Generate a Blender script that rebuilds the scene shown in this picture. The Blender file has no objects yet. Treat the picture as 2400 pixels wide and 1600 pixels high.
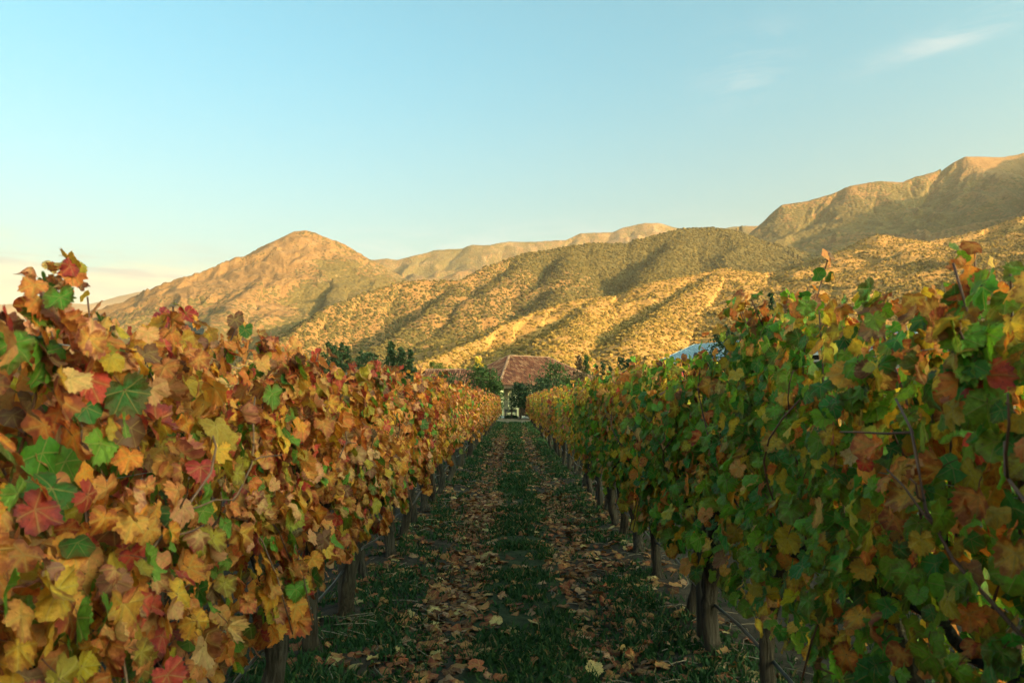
import bpy, math, random
import numpy as np
from mathutils import Vector, Matrix

# ------------------------------------------------------------------ camera, sky, sun, exposure
sc = bpy.context.scene
COL = sc.collection
FPX, CX, HY, EYE = 1733.0, 1204.0, 937.0, 1.52        # focal length and vanishing point of the photograph (2400 px wide)
PITCH = math.atan((HY - 800.0) / FPX)
cd = bpy.data.cameras.new('camera'); cam = bpy.data.objects.new('camera', cd); COL.objects.link(cam)
cam.location = (0, 0, EYE); cam.rotation_euler = (math.pi / 2 + PITCH, 0, math.atan(4 / FPX))
cd.sensor_width = 36; cd.lens = 26.0; cd.clip_start = 0.05; cd.clip_end = 40000
cd.dof.use_dof = True; cd.dof.focus_distance = 16; cd.dof.aperture_fstop = 7.0
sc.camera = cam
SUN_AZ, SUN_EL = math.radians(127), math.radians(10.5)
w = bpy.data.worlds.new('World'); sc.world = w; w.use_nodes = True
wn = w.node_tree.nodes; wl = w.node_tree.links
bg = wn['Background']; sky = wn.new('ShaderNodeTexSky'); sky.sky_type = 'NISHITA'; sky.sun_disc = False
sky.sun_elevation = SUN_EL; sky.sun_rotation = SUN_AZ
sky.air_density = 0.5; sky.dust_density = 8.0; sky.ozone_density = 2.5     # dusty evening air
bg.inputs[1].default_value = 0.15
SKY_TOP, SKY_LOW = (0.76, 1.14, 0.73), (1.34, 0.97, 0.42)     # the photograph's white balance, zenith and horizon
sl = bpy.data.lights.new('sun', 'SUN'); sl.energy = 3.8; sl.angle = math.radians(0.5); sl.color = (1.0, 0.66, 0.31)
so = bpy.data.objects.new('sun', sl); COL.objects.link(so)
SUN = Vector((math.sin(SUN_AZ) * math.cos(SUN_EL), math.cos(SUN_AZ) * math.cos(SUN_EL), math.sin(SUN_EL)))
so.rotation_euler = SUN.to_track_quat('Z', 'Y').to_euler(); so.location = (50, -30, 60)
sc.view_settings.view_transform = 'Standard'; sc.view_settings.look = 'None'
sc.view_settings.exposure = 2.48; sc.view_settings.gamma = 1.0
sc.render.engine = 'CYCLES'
sc.cycles.use_denoising = True
sc.cycles.max_bounces = 6; sc.cycles.diffuse_bounces = 4; sc.cycles.glossy_bounces = 2; sc.cycles.transmission_bounces = 4
sc.cycles.transparent_max_bounces = 4; sc.cycles.volume_bounces = 0
HAZE_DENSITY = 2.8e-5

def world_nodes():
    """Nishita sky, white-balanced, with thin cirrus and a bank of evening cloud low on one side."""
    N = lambda t: wn.new(t)
    geo = N('ShaderNodeTexCoord')
    sep = N('ShaderNodeSeparateXYZ'); wl.new(geo.outputs['Generated'], sep.inputs[0])
    def m(op, a, b=None, c=None):
        n = N('ShaderNodeMath'); n.operation = op
        for i, v in enumerate((a, b, c)):
            if v is None: continue
            if isinstance(v, (int, float)): n.inputs[i].default_value = v
            else: wl.new(v, n.inputs[i])
        return n.outputs[0]
    def ss(v, lo, hi):
        n = N('ShaderNodeMapRange'); n.interpolation_type = 'SMOOTHSTEP'
        wl.new(v, n.inputs[0]); n.inputs[1].default_value = lo; n.inputs[2].default_value = hi
        return n.outputs[0]
    az = m('ARCTAN2', sep.outputs[0], sep.outputs[1]); el = m('ARCSINE', sep.outputs[2])
    comb = N('ShaderNodeCombineXYZ'); wl.new(az, comb.inputs[0]); wl.new(el, comb.inputs[1])
    def noise(sx, sy, scale, off, detail=6, dist=0.0):
        mp = N('ShaderNodeMapping'); wl.new(comb.outputs[0], mp.inputs[0])
        mp.inputs['Location'].default_value = off; mp.inputs['Scale'].default_value = (sx, sy, 1)
        mp.inputs['Rotation'].default_value = (0, 0, 0)
        n = N('ShaderNodeTexNoise'); wl.new(mp.outputs[0], n.inputs['Vector'])
        n.inputs['Scale'].default_value = scale; n.inputs['Detail'].default_value = detail; n.inputs['Roughness'].default_value = 0.6
        n.inputs['Distortion'].default_value = dist
        return n.outputs[0]
    def blob(azc, elc, sa, se, tilt=0.0):
        da = m('SUBTRACT', az, azc); de = m('SUBTRACT', m('SUBTRACT', el, elc), m('MULTIPLY', da, tilt))
        q = m('ADD', m('POWER', m('ABSOLUTE', m('DIVIDE', da, sa)), 2.0), m('POWER', m('ABSOLUTE', m('DIVIDE', de, se)), 2.0))
        return m('EXPONENT', m('MULTIPLY', q, -1.0))
    tint = N('ShaderNodeMix'); tint.data_type = 'RGBA'; tint.blend_type = 'MULTIPLY'; tint.inputs[0].default_value = 1
    wl.new(sky.outputs[0], tint.inputs[6]); 
    tn = N('ShaderNodeMix'); tn.data_type = 'RGBA'; wl.new(ss(el, 0.02, 0.5), tn.inputs[0]); tn.inputs[6].default_value = (*SKY_LOW, 1); tn.inputs[7].default_value = (*SKY_TOP, 1)
    wl.new(tn.outputs[2], tint.inputs[7])
    col = tint.outputs[2]
    def over(col, fac, rgb):
        n = N('ShaderNodeMix'); n.data_type = 'RGBA'; wl.new(fac, n.inputs[0]); wl.new(col, n.inputs[6])
        n.inputs[7].default_value = (*rgb, 1); return n.outputs[2]
    # cream bank low over the far valley, with greyer undersides and streaks
    env = m('MULTIPLY', ss(az, -0.30, -0.42), m('SUBTRACT', 1.0, ss(el, 0.135, 0.205)))
    bank = m('MULTIPLY', env, ss(m('ADD', noise(2.2, 10, 2.4, (3, 1, 0), 7, .4), m('MULTIPLY', m('SUBTRACT', 0.17, el), 1.9)), 0.40, 0.62))
    col = over(col, m('MULTIPLY', bank, 0.85), (1.18, 1.06, 0.70))
    under = m('MULTIPLY', m('MULTIPLY', env, ss(el, 0.115, 0.15)), ss(noise(2.6, 22, 2.3, (8.3, 4.4, 0), 6, .3), 0.44, 0.58))
    col = over(col, m('MULTIPLY', under, 0.8), (0.80, 0.72, 0.62))
    # thin cirrus wisps
    ci = noise(3, 14, 2.5, (1.7, 6.1, 0), 7, .8)
    wisp = m('ADD', m('MULTIPLY', blob(0.585, 0.413, 0.10, 0.014, 0.16), 1.0), m('MULTIPLY', blob(0.315, 0.415, 0.05, 0.035, 0.2), 0.6))
    wisp = m('ADD', wisp, m('MULTIPLY', blob(0.0, 0.205, 0.35, 0.028, 0.03), 0.55))
    wisp = m('MULTIPLY', m('MULTIPLY', wisp, 0.65), ss(ci, 0.36, 0.68))
    col = over(col, m('MINIMUM', wisp, 0.8), (1.1, 1.1, 1.02))
    wl.new(col, bg.inputs[0])
world_nodes()

# ------------------------------------------------------------------ helpers
RNG = np.random.default_rng(11)
random.seed(4)
def at(px, py, Y):
    """World point seen at photo pixel (px, py) at distance Y down the rows."""
    return ((px - CX) * Y / FPX, Y, EYE + (HY - py) * Y / FPX)

def np_mesh(name, V, F, mat=None, smooth=False, attrs=None, mats=None, midx=None):
    V = np.asarray(V, np.float32); F = np.asarray(F, np.int32); k = F.shape[1]
    me = bpy.data.meshes.new(name)
    me.vertices.add(len(V)); me.vertices.foreach_set('co', V.ravel())
    me.loops.add(F.size); me.loops.foreach_set('vertex_index', F.ravel())
    me.polygons.add(len(F)); me.polygons.foreach_set('loop_start', np.arange(0, F.size, k, dtype=np.int32))
    if smooth: me.polygons.foreach_set('use_smooth', np.ones(len(F), bool))
    for an, (typ, data) in (attrs or {}).items():
        a = me.attributes.new(an, typ, 'POINT')
        a.data.foreach_set({'FLOAT': 'value', 'FLOAT_VECTOR': 'vector', 'FLOAT_COLOR': 'color'}[typ], np.asarray(data, np.float32).ravel())
    if mat: me.materials.append(mat)
    for mm in mats or (): me.materials.append(mm)
    if midx is not None: me.polygons.foreach_set('material_index', np.asarray(midx, np.int32))
    me.update(calc_edges=True); me.validate()
    return me

def link(name, me, parent=None, loc=None):
    o = bpy.data.objects.new(name, me); COL.objects.link(o)
    if parent: o.parent = parent
    if loc is not None: o.location = loc
    return o
def tag(o, label=None, cat=None, group=None, kind=None):
    if label: o['label'] = label
    if cat: o['category'] = cat
    if group: o['group'] = group
    if kind: o['kind'] = kind
    return o
def empty(name, loc, label, cat, group=None, rz=0.0):
    o = bpy.data.objects.new(name, None); COL.objects.link(o); o.location = loc; o.rotation_euler.z = rz
    o.empty_display_size = 0.2
    return tag(o, label, cat, group)

class MB:
    """Collects quads/tris in plain lists and builds one mesh."""
    def __init__(s): s.v = []; s.f = []
    def add(s, vs, fs):
        b = len(s.v); s.v += [tuple(p) for p in vs]; s.f += [tuple(i + b for i in f) for f in fs]
    def box(s, lo, hi, rot=None, org=(0, 0, 0)):
        c = [(x, y, z) for x in (lo[0], hi[0]) for y in (lo[1], hi[1]) for z in (lo[2], hi[2])]
        if rot is not None:
            cs, sn = math.cos(rot), math.sin(rot)
            c = [(org[0] + x * cs - y * sn, org[1] + x * sn + y * cs, org[2] + z) for x, y, z in c]
        else: c = [(x + org[0], y + org[1], z + org[2]) for x, y, z in c]
        s.add(c, [(0, 1, 3, 2), (4, 6, 7, 5), (0, 4, 5, 1), (2, 3, 7, 6), (0, 2, 6, 4), (1, 5, 7, 3)])
    def tube(s, pts, rad, n=8, cap=True):
        pts = [Vector(p) for p in pts]; rings = []
        for i, p in enumerate(pts):
            d = (pts[min(i + 1, len(pts) - 1)] - pts[max(i - 1, 0)]).normalized()
            up = Vector((0, 0, 1)) if abs(d.z) < 0.9 else Vector((1, 0, 0))
            a = d.cross(up).normalized(); b = d.cross(a)
            r = rad[i] if hasattr(rad, '__len__') else rad
            rings.append([p + (a * math.cos(t) + b * math.sin(t)) * r for t in (2 * math.pi * k / n for k in range(n))])
        vs = [q for r in rings for q in r]; fs = []
        for i in range(len(rings) - 1):
            for k in range(n):
                k2 = (k + 1) % n; fs.append((i * n + k, i * n + k2, (i + 1) * n + k2, (i + 1) * n + k))
        if cap: fs.append(tuple(range(n - 1, -1, -1))); fs.append(tuple((len(rings) - 1) * n + k for k in range(n)))
        s.add(vs, fs)
    def mesh(s, name, mat=None, smooth=False):
        me = bpy.data.meshes.new(name); me.from_pydata(s.v, [], s.f)
        if mat: me.materials.append(mat)
        if smooth:
            for p in me.polygons: p.use_smooth = True
        me.update(); return me
    def obj(s, name, mat=None, parent=None, smooth=False): return link(name, s.mesh(name, mat, smooth), parent)

# value noise ------------------------------------------------------
_T = RNG.random((256, 256)).astype(np.float32)
def vnoise(x, y):
    xi = np.floor(x).astype(np.int64); yi = np.floor(y).astype(np.int64)
    fx = x - xi; fy = y - yi
    fx = fx * fx * fx * (fx * (fx * 6 - 15) + 10); fy = fy * fy * fy * (fy * (fy * 6 - 15) + 10)
    a = _T[xi & 255, yi & 255]; b = _T[(xi + 1) & 255, yi & 255]; c = _T[xi & 255, (yi + 1) & 255]; d = _T[(xi + 1) & 255, (yi + 1) & 255]
    return (a * (1 - fx) + b * fx) * (1 - fy) + (c * (1 - fx) + d * fx) * fy
def fbm(x, y, o=5, ridged=False):
    s = np.zeros_like(x, dtype=np.float64); a = 0.5; t = 0
    for i in range(o):
        n = vnoise(x + 17.3 * i, y - 9.1 * i)
        if ridged: n = 1 - np.abs(2 * n - 1)
        s += a * n; t += a; a *= 0.5; x = x * 2.03 + 0.4 * y * 0; y = y * 2.03
    return s / t

# ------------------------------------------------------------------ materials
def new_mat(name):
    m = bpy.data.materials.new(name); m.use_nodes = True
    nt = m.node_tree; nt.nodes.clear()
    return m, nt, nt.nodes.new('ShaderNodeOutputMaterial')
class NT:
    def __init__(s, nt): s.nt = nt
    def n(s, t, **kw):
        n = s.nt.nodes.new(t)
        for k, v in kw.items(): setattr(n, k, v)
        return n
    def put(s, sock, v):
        if isinstance(v, bpy.types.NodeSocket): s.nt.links.new(v, sock)
        elif isinstance(v, (tuple, list)) and len(v) == 3 and sock.type == 'RGBA': sock.default_value = (*v, 1)
        else: sock.default_value = v
    def math(s, op, a, b=None, clamp=False):
        n = s.n('ShaderNodeMath', operation=op, use_clamp=clamp); s.put(n.inputs[0], a)
        if b is not None: s.put(n.inputs[1], b)
        return n.outputs[0]
    def mix(s, f, a, b, blend='MIX'):
        n = s.n('ShaderNodeMix', data_type='RGBA', blend_type=blend); s.put(n.inputs[0], f); s.put(n.inputs[6], a); s.put(n.inputs[7], b)
        return n.outputs[2]
    def ss(s, v, lo, hi, a=0.0, b=1.0):
        n = s.n('ShaderNodeMapRange', interpolation_type='SMOOTHSTEP'); s.put(n.inputs[0], v)
        for i, q in enumerate((lo, hi, a, b)): n.inputs[i + 1].default_value = q
        return n.outputs[0]
    def noise(s, vec=None, scale=5.0, detail=4, rough=0.55, dim='3D', w=None, dist=0.0):
        n = s.n('ShaderNodeTexNoise', noise_dimensions=dim)
        if vec is not None: s.put(n.inputs['Vector'], vec)
        if w is not None: s.put(n.inputs['W'], w)
        n.inputs['Scale'].default_value = scale; n.inputs['Detail'].default_value = detail; n.inputs['Roughness'].default_value = rough
        n.inputs['Distortion'].default_value = dist
        return n.outputs[0]
    def mapping(s, vec, scale=(1, 1, 1), rot=(0, 0, 0)):
        n = s.n('ShaderNodeMapping'); s.put(n.inputs[0], vec); n.inputs['Scale'].default_value = scale; n.inputs['Rotation'].default_value = rot
        return n.outputs[0]
    def attr(s, name, out='Fac', typ='GEOMETRY'):
        n = s.n('ShaderNodeAttribute', attribute_name=name, attribute_type=typ); return n.outputs[out]
    def pos(s): return s.n('ShaderNodeNewGeometry').outputs['Position']
    def obj(s): return s.n('ShaderNodeTexCoord').outputs['Object']
    def bsdf(s, col, rough=0.8, spec=0.3, normal=None, metal=0.0):
        b = s.n('ShaderNodeBsdfPrincipled'); s.put(b.inputs['Base Color'], col); s.put(b.inputs['Roughness'], rough)
        b.inputs['Specular IOR Level'].default_value = spec; b.inputs['Metallic'].default_value = metal
        if normal is not None: s.put(b.inputs['Normal'], normal)
        return b.outputs[0]
    def bump(s, h, strength=0.5, dist=0.02):
        b = s.n('ShaderNodeBump'); s.put(b.inputs['Height'], h); b.inputs['Strength'].default_value = strength; b.inputs['Distance'].default_value = dist
        return b.outputs[0]

def simple_mat(name, c1, c2, scale=4, rough=0.8, spec=0.3, bump=0.0, stretch=(1, 1, 1), metal=0.0, detail=5):
    m, nt, out = new_mat(name); t = NT(nt)
    v = t.mapping(t.obj(), stretch)
    n = t.noise(v, scale, detail, 0.6)
    col = t.mix(t.ss(n, 0.32, 0.68), c1, c2)
    nm = t.bump(n, bump, 0.02) if bump else None
    nt.links.new(t.bsdf(col, rough, spec, nm, metal), out.inputs[0]); return m

def leaf_mat(name, per_object, dry=False):
    """Vine leaf: the leaf's own colour, greener along the veins, reddish-brown toward the margin, specks; thin and translucent."""
    m, nt, out = new_mat(name); t = NT(nt)
    if per_object:
        oi = t.n('ShaderNodeObjectInfo'); base = oi.outputs['Color']; rnd = oi.outputs['Random']
    else:
        a = t.n('ShaderNodeAttribute', attribute_name='Col'); base = a.outputs['Color']; rnd = a.outputs['Alpha']
    luv = t.attr('luv', 'Vector'); sep = t.n('ShaderNodeSeparateXYZ'); nt.links.new(luv, sep.inputs[0])
    x, y, e = sep.outputs
    flat = t.n('ShaderNodeCombineXYZ'); nt.links.new(x, flat.inputs[0]); nt.links.new(y, flat.inputs[1]); flat = flat.outputs[0]
    wv = t.math('MULTIPLY', rnd, 91.0)
    n1 = t.noise(flat, 4.2, 4, 0.65, '4D', wv)
    # veins: five ribs fanning from the leaf stalk, distance to the nearest
    veins = None
    for ang in (0, 52, -52, 108, -108):
        sx, cy = math.sin(math.radians(ang)), math.cos(math.radians(ang))
        along = t.math('ADD', t.math('MULTIPLY', x, sx), t.math('MULTIPLY', y, cy))
        across = t.math('ABSOLUTE', t.math('SUBTRACT', t.math('MULTIPLY', x, cy), t.math('MULTIPLY', y, sx)))
        d = t.math('ADD', across, t.math('MULTIPLY', t.math('LESS_THAN', along, 0.0), 9.0))
        veins = d if veins is None else t.math('MINIMUM', veins, d)
    rib = t.ss(veins, 0.004, 0.022, 1.0, 0.0)
    near = t.ss(veins, 0.0, 0.11, 1.0, 0.0)
    margin = t.math('ADD', t.math('ADD', e, t.math('MULTIPLY', t.math('SUBTRACT', n1, 0.5), 2.2)), t.math('MULTIPLY', t.math('SUBTRACT', rnd, 0.55), 0.9))
    brown = t.ss(margin, 0.62, 1.15)
    hsv = t.n('ShaderNodeHueSaturation'); hsv.inputs['Hue'].default_value = 0.465; hsv.inputs['Saturation'].default_value = 1.05; hsv.inputs['Value'].default_value = 0.62
    nt.links.new(base, hsv.inputs['Color'])
    red = t.mix(0.45, hsv.outputs[0], (0.17, 0.055, 0.025))
    col = t.mix(t.math('MULTIPLY', brown, 0.86), base, red)
    hs2 = t.n('ShaderNodeHueSaturation'); hs2.inputs['Hue'].default_value = 0.535; hs2.inputs['Value'].default_value = 0.92; nt.links.new(base, hs2.inputs['Color'])
    col = t.mix(t.math('MULTIPLY', near, 0.45), col, hs2.outputs[0])
    n2 = t.noise(flat, 9.0, 3, 0.6, '4D', wv)
    col = t.mix(t.ss(n2, 0.32, 0.68, 0.0, 0.55), col, t.mix(1.0, col, (0.6, 0.52, 0.5), 'MULTIPLY'))
    specks = t.ss(t.noise(flat, 12.0, 2, 0.5, '4D', wv), 0.66, 0.71)
    col = t.mix(t.math('MULTIPLY', specks, 0.7), col, (0.06, 0.03, 0.02))
    col = t.mix(t.math('MULTIPLY', rib, 0.75), col, t.mix(0.6, col, (0.42, 0.27, 0.10)))
    col = t.mix(t.math('LESS_THAN', e, -0.5), col, (0.17, 0.06, 0.04))
    bump = t.bump(t.math('SUBTRACT', t.math('ADD', n2, n1), t.math('MULTIPLY', rib, 0.6)), 0.45, 0.03 if per_object else 0.004)
    b = t.bsdf(col, 0.52 if not dry else 0.8, 0.35 if not dry else 0.15, bump)
    tr = t.n('ShaderNodeBsdfTranslucent'); t.put(tr.inputs[0], t.mix(1.0, col, (1.15, 1.0, 0.7), 'MULTIPLY'))
    mx = t.n('ShaderNodeMixShader'); mx.inputs[0].default_value = 0.45 if not dry else 0.12
    nt.links.new(b, mx.inputs[1]); nt.links.new(tr.outputs[0], mx.inputs[2]); nt.links.new(mx.outputs[0], out.inputs[0])
    return m
M_LEAF = leaf_mat('vine_leaf_single', True); M_FOL = leaf_mat('vine_leaf_mass', False)
M_DRY = leaf_mat('dry_leaf_single', True, True); M_LITTER = leaf_mat('dry_leaf_mass', False, True)

def bark_mat():
    m, nt, out = new_mat('vine_bark'); t = NT(nt)
    v = t.mapping(t.obj(), (30, 30, 3.2)); n = t.noise(v, 1.6, 6, 0.65, dist=0.5)
    v2 = t.mapping(t.obj(), (5, 5, 3)); n2 = t.noise(v2, 1.0, 3)
    col = t.mix(t.ss(n, 0.35, 0.7), (0.015, 0.012, 0.010), (0.08, 0.066, 0.055)); col = t.mix(t.ss(n2, 0.4, 0.7, 0, 0.5), col, (0.09, 0.07, 0.05))
    nt.links.new(t.bsdf(col, 0.95, 0.15, t.bump(n, 1.0, 0.02)), out.inputs[0]); return m
M_BARK = bark_mat()
M_CANE = simple_mat('cane', (0.075, 0.03, 0.022), (0.15, 0.07, 0.042), 9, 0.6, 0.4, 0.1)
M_POST = simple_mat('weathered_post', (0.04, 0.038, 0.034), (0.125, 0.115, 0.10), 3, 0.9, 0.2, 0.5, (9, 9, 0.6))
M_HOSE = simple_mat('hose', (0.02, 0.021, 0.023), (0.06, 0.062, 0.066), 6, 0.32, 0.5)
M_WIRE = simple_mat('wire', (0.18, 0.18, 0.18), (0.33, 0.32, 0.31), 6, 0.4, 0.5, metal=0.6)

def ground_mat():
    m, nt, out = new_mat('vineyard_soil'); t = NT(nt); p = t.pos()
    n1 = t.noise(p, 0.9, 4); n2 = t.noise(p, 7, 6, 0.65); n3 = t.noise(p, 45, 3, 0.7)
    soil = t.mix(t.ss(n2, 0.3, 0.7), (0.024, 0.0175, 0.013), (0.068, 0.05, 0.037)); soil = t.mix(t.ss(n3, 0.55, 0.75, 0, 0.6), soil, (0.14, 0.105, 0.075))
    sep = t.n('ShaderNodeSeparateXYZ'); nt.links.new(p, sep.inputs[0])
    strip = t.ss(t.math('ABSOLUTE', t.math('SUBTRACT', sep.outputs[0], 0.06)), 0.22, 0.5, 1, 0)
    g = t.math('ADD', t.math('MULTIPLY', t.math('MULTIPLY', strip, t.ss(sep.outputs[1], 14, 30, 1.0, 0.25)), 0.5), t.math('MULTIPLY', n1, 0.55))
    col = t.mix(t.ss(g, 0.42, 0.7, 0, 0.75), soil, t.mix(t.ss(n2, 0.35, 0.7), (0.018, 0.035, 0.012), (0.05, 0.075, 0.028)))
    far = t.ss(sep.outputs[1], 49, 56); pale = t.mix(t.ss(n2, 0.3, 0.7), (0.13, 0.10, 0.07), (0.22, 0.175, 0.125))
    col = t.mix(t.math('MULTIPLY', far, t.ss(n1, 0.25, 0.6, 0.35, 1.0)), col, pale)
    wide = t.noise(p, 0.02, 5, 0.6); dist = t.ss(sep.outputs[1], 90, 200)
    col = t.mix(dist, col, t.mix(t.ss(wide, 0.4, 0.6), (0.10, 0.085, 0.04), (0.24, 0.17, 0.08)))
    h = t.math('ADD', n2, t.math('MULTIPLY', n3, 0.5))
    nt.links.new(t.bsdf(col, 0.95, 0.15, t.bump(h, 0.8, 0.03)), out.inputs[0]); return m

def hill_mat(name, tan1, tan2, shrub1, shrub2, cell, rock=(0.30, 0.22, 0.16), rock_amt=0.5, dots=1.0):
    m, nt, out = new_mat(name); t = NT(nt); p = t.pos()
    veg = t.attr('veg'); rk = t.attr('rock')
    big = t.noise(p, 1 / 130, 6, 0.6); mid = t.noise(p, 1 / (cell * 7), 5, 0.62); fine = t.noise(p, 1.0 / cell, 3, 0.7)
    sc_ = t.mapping(p, (1.0, 1.0, 1.0))
    vo = t.n('ShaderNodeTexVoronoi'); t.put(vo.inputs['Vector'], sc_); vo.inputs['Scale'].default_value = 0.62 / cell; vo.inputs['Randomness'].default_value = 1
    grass = t.mix(t.ss(mid, 0.25, 0.75), tan1, tan2)
    grass = t.mix(t.ss(fine, 0.38, 0.66, 0, 0.75), grass, t.mix(1.0, grass, (0.55, 0.5, 0.45), 'MULTIPLY'))
    shrub = t.mix(t.ss(fine, 0.3, 0.7), shrub1, shrub2)
    cov = t.math('ADD', veg, t.math('MULTIPLY', t.math('SUBTRACT', mid, 0.5), 1.3))
    # each voronoi cell is one bush: covered when its distance is below a radius that grows with the cover
    r = t.ss(cov, 0.1, 0.95, 0.16, 0.92)
    f = t.ss(t.math('SUBTRACT', r, vo.outputs['Distance']), -0.06, 0.10)
    col = t.mix(t.math('MULTIPLY', f, dots), grass, shrub)
    rc = t.math('ADD', rk, t.math('MULTIPLY', t.math('SUBTRACT', fine, 0.5), 1.4)); rc = t.math('ADD', rc, t.math('MULTIPLY', t.math('SUBTRACT', big, 0.5), 1.2))
    col = t.mix(t.ss(rc, 0.70, 0.95, 0, rock_amt), col, t.mix(fine, rock, tuple(c * 1.5 for c in rock)))
    h = t.math('ADD', t.math('MULTIPLY', t.math('MULTIPLY', f, t.math('SUBTRACT', 1.0, vo.outputs['Distance'])), cell * 0.8), t.math('MULTIPLY', fine, cell * 0.35))
    nt.links.new(t.bsdf(col, 0.95, 0.1, t.bump(h, 0.55, 1.0)), out.inputs[0]); return m
M_NEARHILL = hill_mat('near_hill', (0.25, 0.132, 0.043), (0.29, 0.162, 0.054), (0.095, 0.066, 0.018), (0.185, 0.118, 0.03), 2.4, rock=(0.22, 0.15, 0.10))
M_MIDHILL = hill_mat('mid_hill', (0.165, 0.085, 0.031), (0.22, 0.122, 0.044), (0.038, 0.034, 0.011), (0.08, 0.058, 0.018), 4.0, rock=(0.2, 0.13, 0.085))
M_FARHILL = hill_mat('far_hill', (0.135, 0.072, 0.029), (0.185, 0.104, 0.044), (0.043, 0.036, 0.012), (0.09, 0.062, 0.021), 8.0, rock=(0.19, 0.12, 0.075), rock_amt=0.6)
def scrub_mat(c1, c2):
    m, nt, out = new_mat('scrub'); t = NT(nt)
    oi = t.n('ShaderNodeObjectInfo'); n = t.noise(t.obj(), 3.0, 3, 0.7)
    col = t.mix(oi.outputs['Random'], c1, c2)
    col = t.mix(t.ss(n, 0.35, 0.7, 0, 0.6), col, t.mix(1.0, col, (0.4, 0.4, 0.4), 'MULTIPLY'))
    nt.links.new(t.bsdf(col, 0.95, 0.1, t.bump(n, 1.0, 0.5)), out.inputs[0]); return m
M_SCRUB = scrub_mat((0.085, 0.063, 0.016), (0.23, 0.148, 0.04)); M_SCRUB2 = scrub_mat((0.036, 0.033, 0.010), (0.095, 0.071, 0.020))

# ------------------------------------------------------------------ ground
def gz(x, y):
    """Height of the vineyard floor: a slight berm under the vines, shallow wheel tracks, clods."""
    x = np.asarray(x, float); y = np.asarray(y, float)
    near = np.clip((52 - y) / 4, 0, 1) * np.clip((14 - np.abs(x)) / 3, 0, 1)
    berm = 0.05 * np.exp(-((np.abs(x) - 1.2) / 0.25) ** 2) - 0.035 * np.exp(-((np.abs(x - 0.06) - 0.5) / 0.16) ** 2)
    return near * (berm + 0.05 * (fbm(x * 1.7 + 40, y * 1.7, 3) - 0.5))
xs = np.concatenate([[-14000, -5000, -1500, -400, -100, -40, -20, -12], np.arange(-8, 8.01, 0.16), [12, 20, 40, 100, 400, 1500, 5000, 14000]])
ys = np.concatenate([[-3000, -800, -200, -40, -10], np.arange(-4, 56, 0.3), [60, 66, 75, 90, 120, 200, 400, 1000, 3000, 20000]])
X, Y = np.meshgrid(xs, ys)
def grid_faces(nx, ny):
    i = np.arange(nx - 1)[None, :] + nx * np.arange(ny - 1)[:, None]
    return np.stack([i, i + 1, i + nx + 1, i + nx], -1).reshape(-1, 4)
tag(link('ground', np_mesh('ground', np.stack([X, Y, gz(X, Y)], -1).reshape(-1, 3), grid_faces(len(xs), len(ys)), ground_mat(), True)), kind='structure')

# ------------------------------------------------------------------ hills
def ridge_height(x, y, ridges, slope, rnd=45.0):
    h = np.full(x.shape, -1e9); drop = np.zeros(x.shape); main = np.zeros(x.shape, bool)
    for k_, pts in enumerate(ridges):
        sl_ = slope
        if isinstance(pts, tuple): pts, sl_ = pts
        P = np.array([at(*q) for q in pts])
        for a, b in zip(P[:-1], P[1:]):
            d = b[:2] - a[:2]; L2 = max(d @ d, 1e-6)
            t = np.clip(((x - a[0]) * d[0] + (y - a[1]) * d[1]) / L2, 0, 1)
            dist = np.hypot(x - a[0] - t * d[0], y - a[1] - t * d[1])
            z = a[2] + t * (b[2] - a[2])
            soft = rnd if k_ else rnd * 0.25
            dist = np.sqrt(dist * dist + soft * soft) - soft      # rounded crests
            q = z - sl_ * dist * (1 - 0.18 * np.clip(dist / 900, 0, 1)); win = q > h; h = np.where(win, q, h); drop = np.where(win, dist, drop); main = np.where(win, k_ == 0, main)
    return h, drop, main
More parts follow.
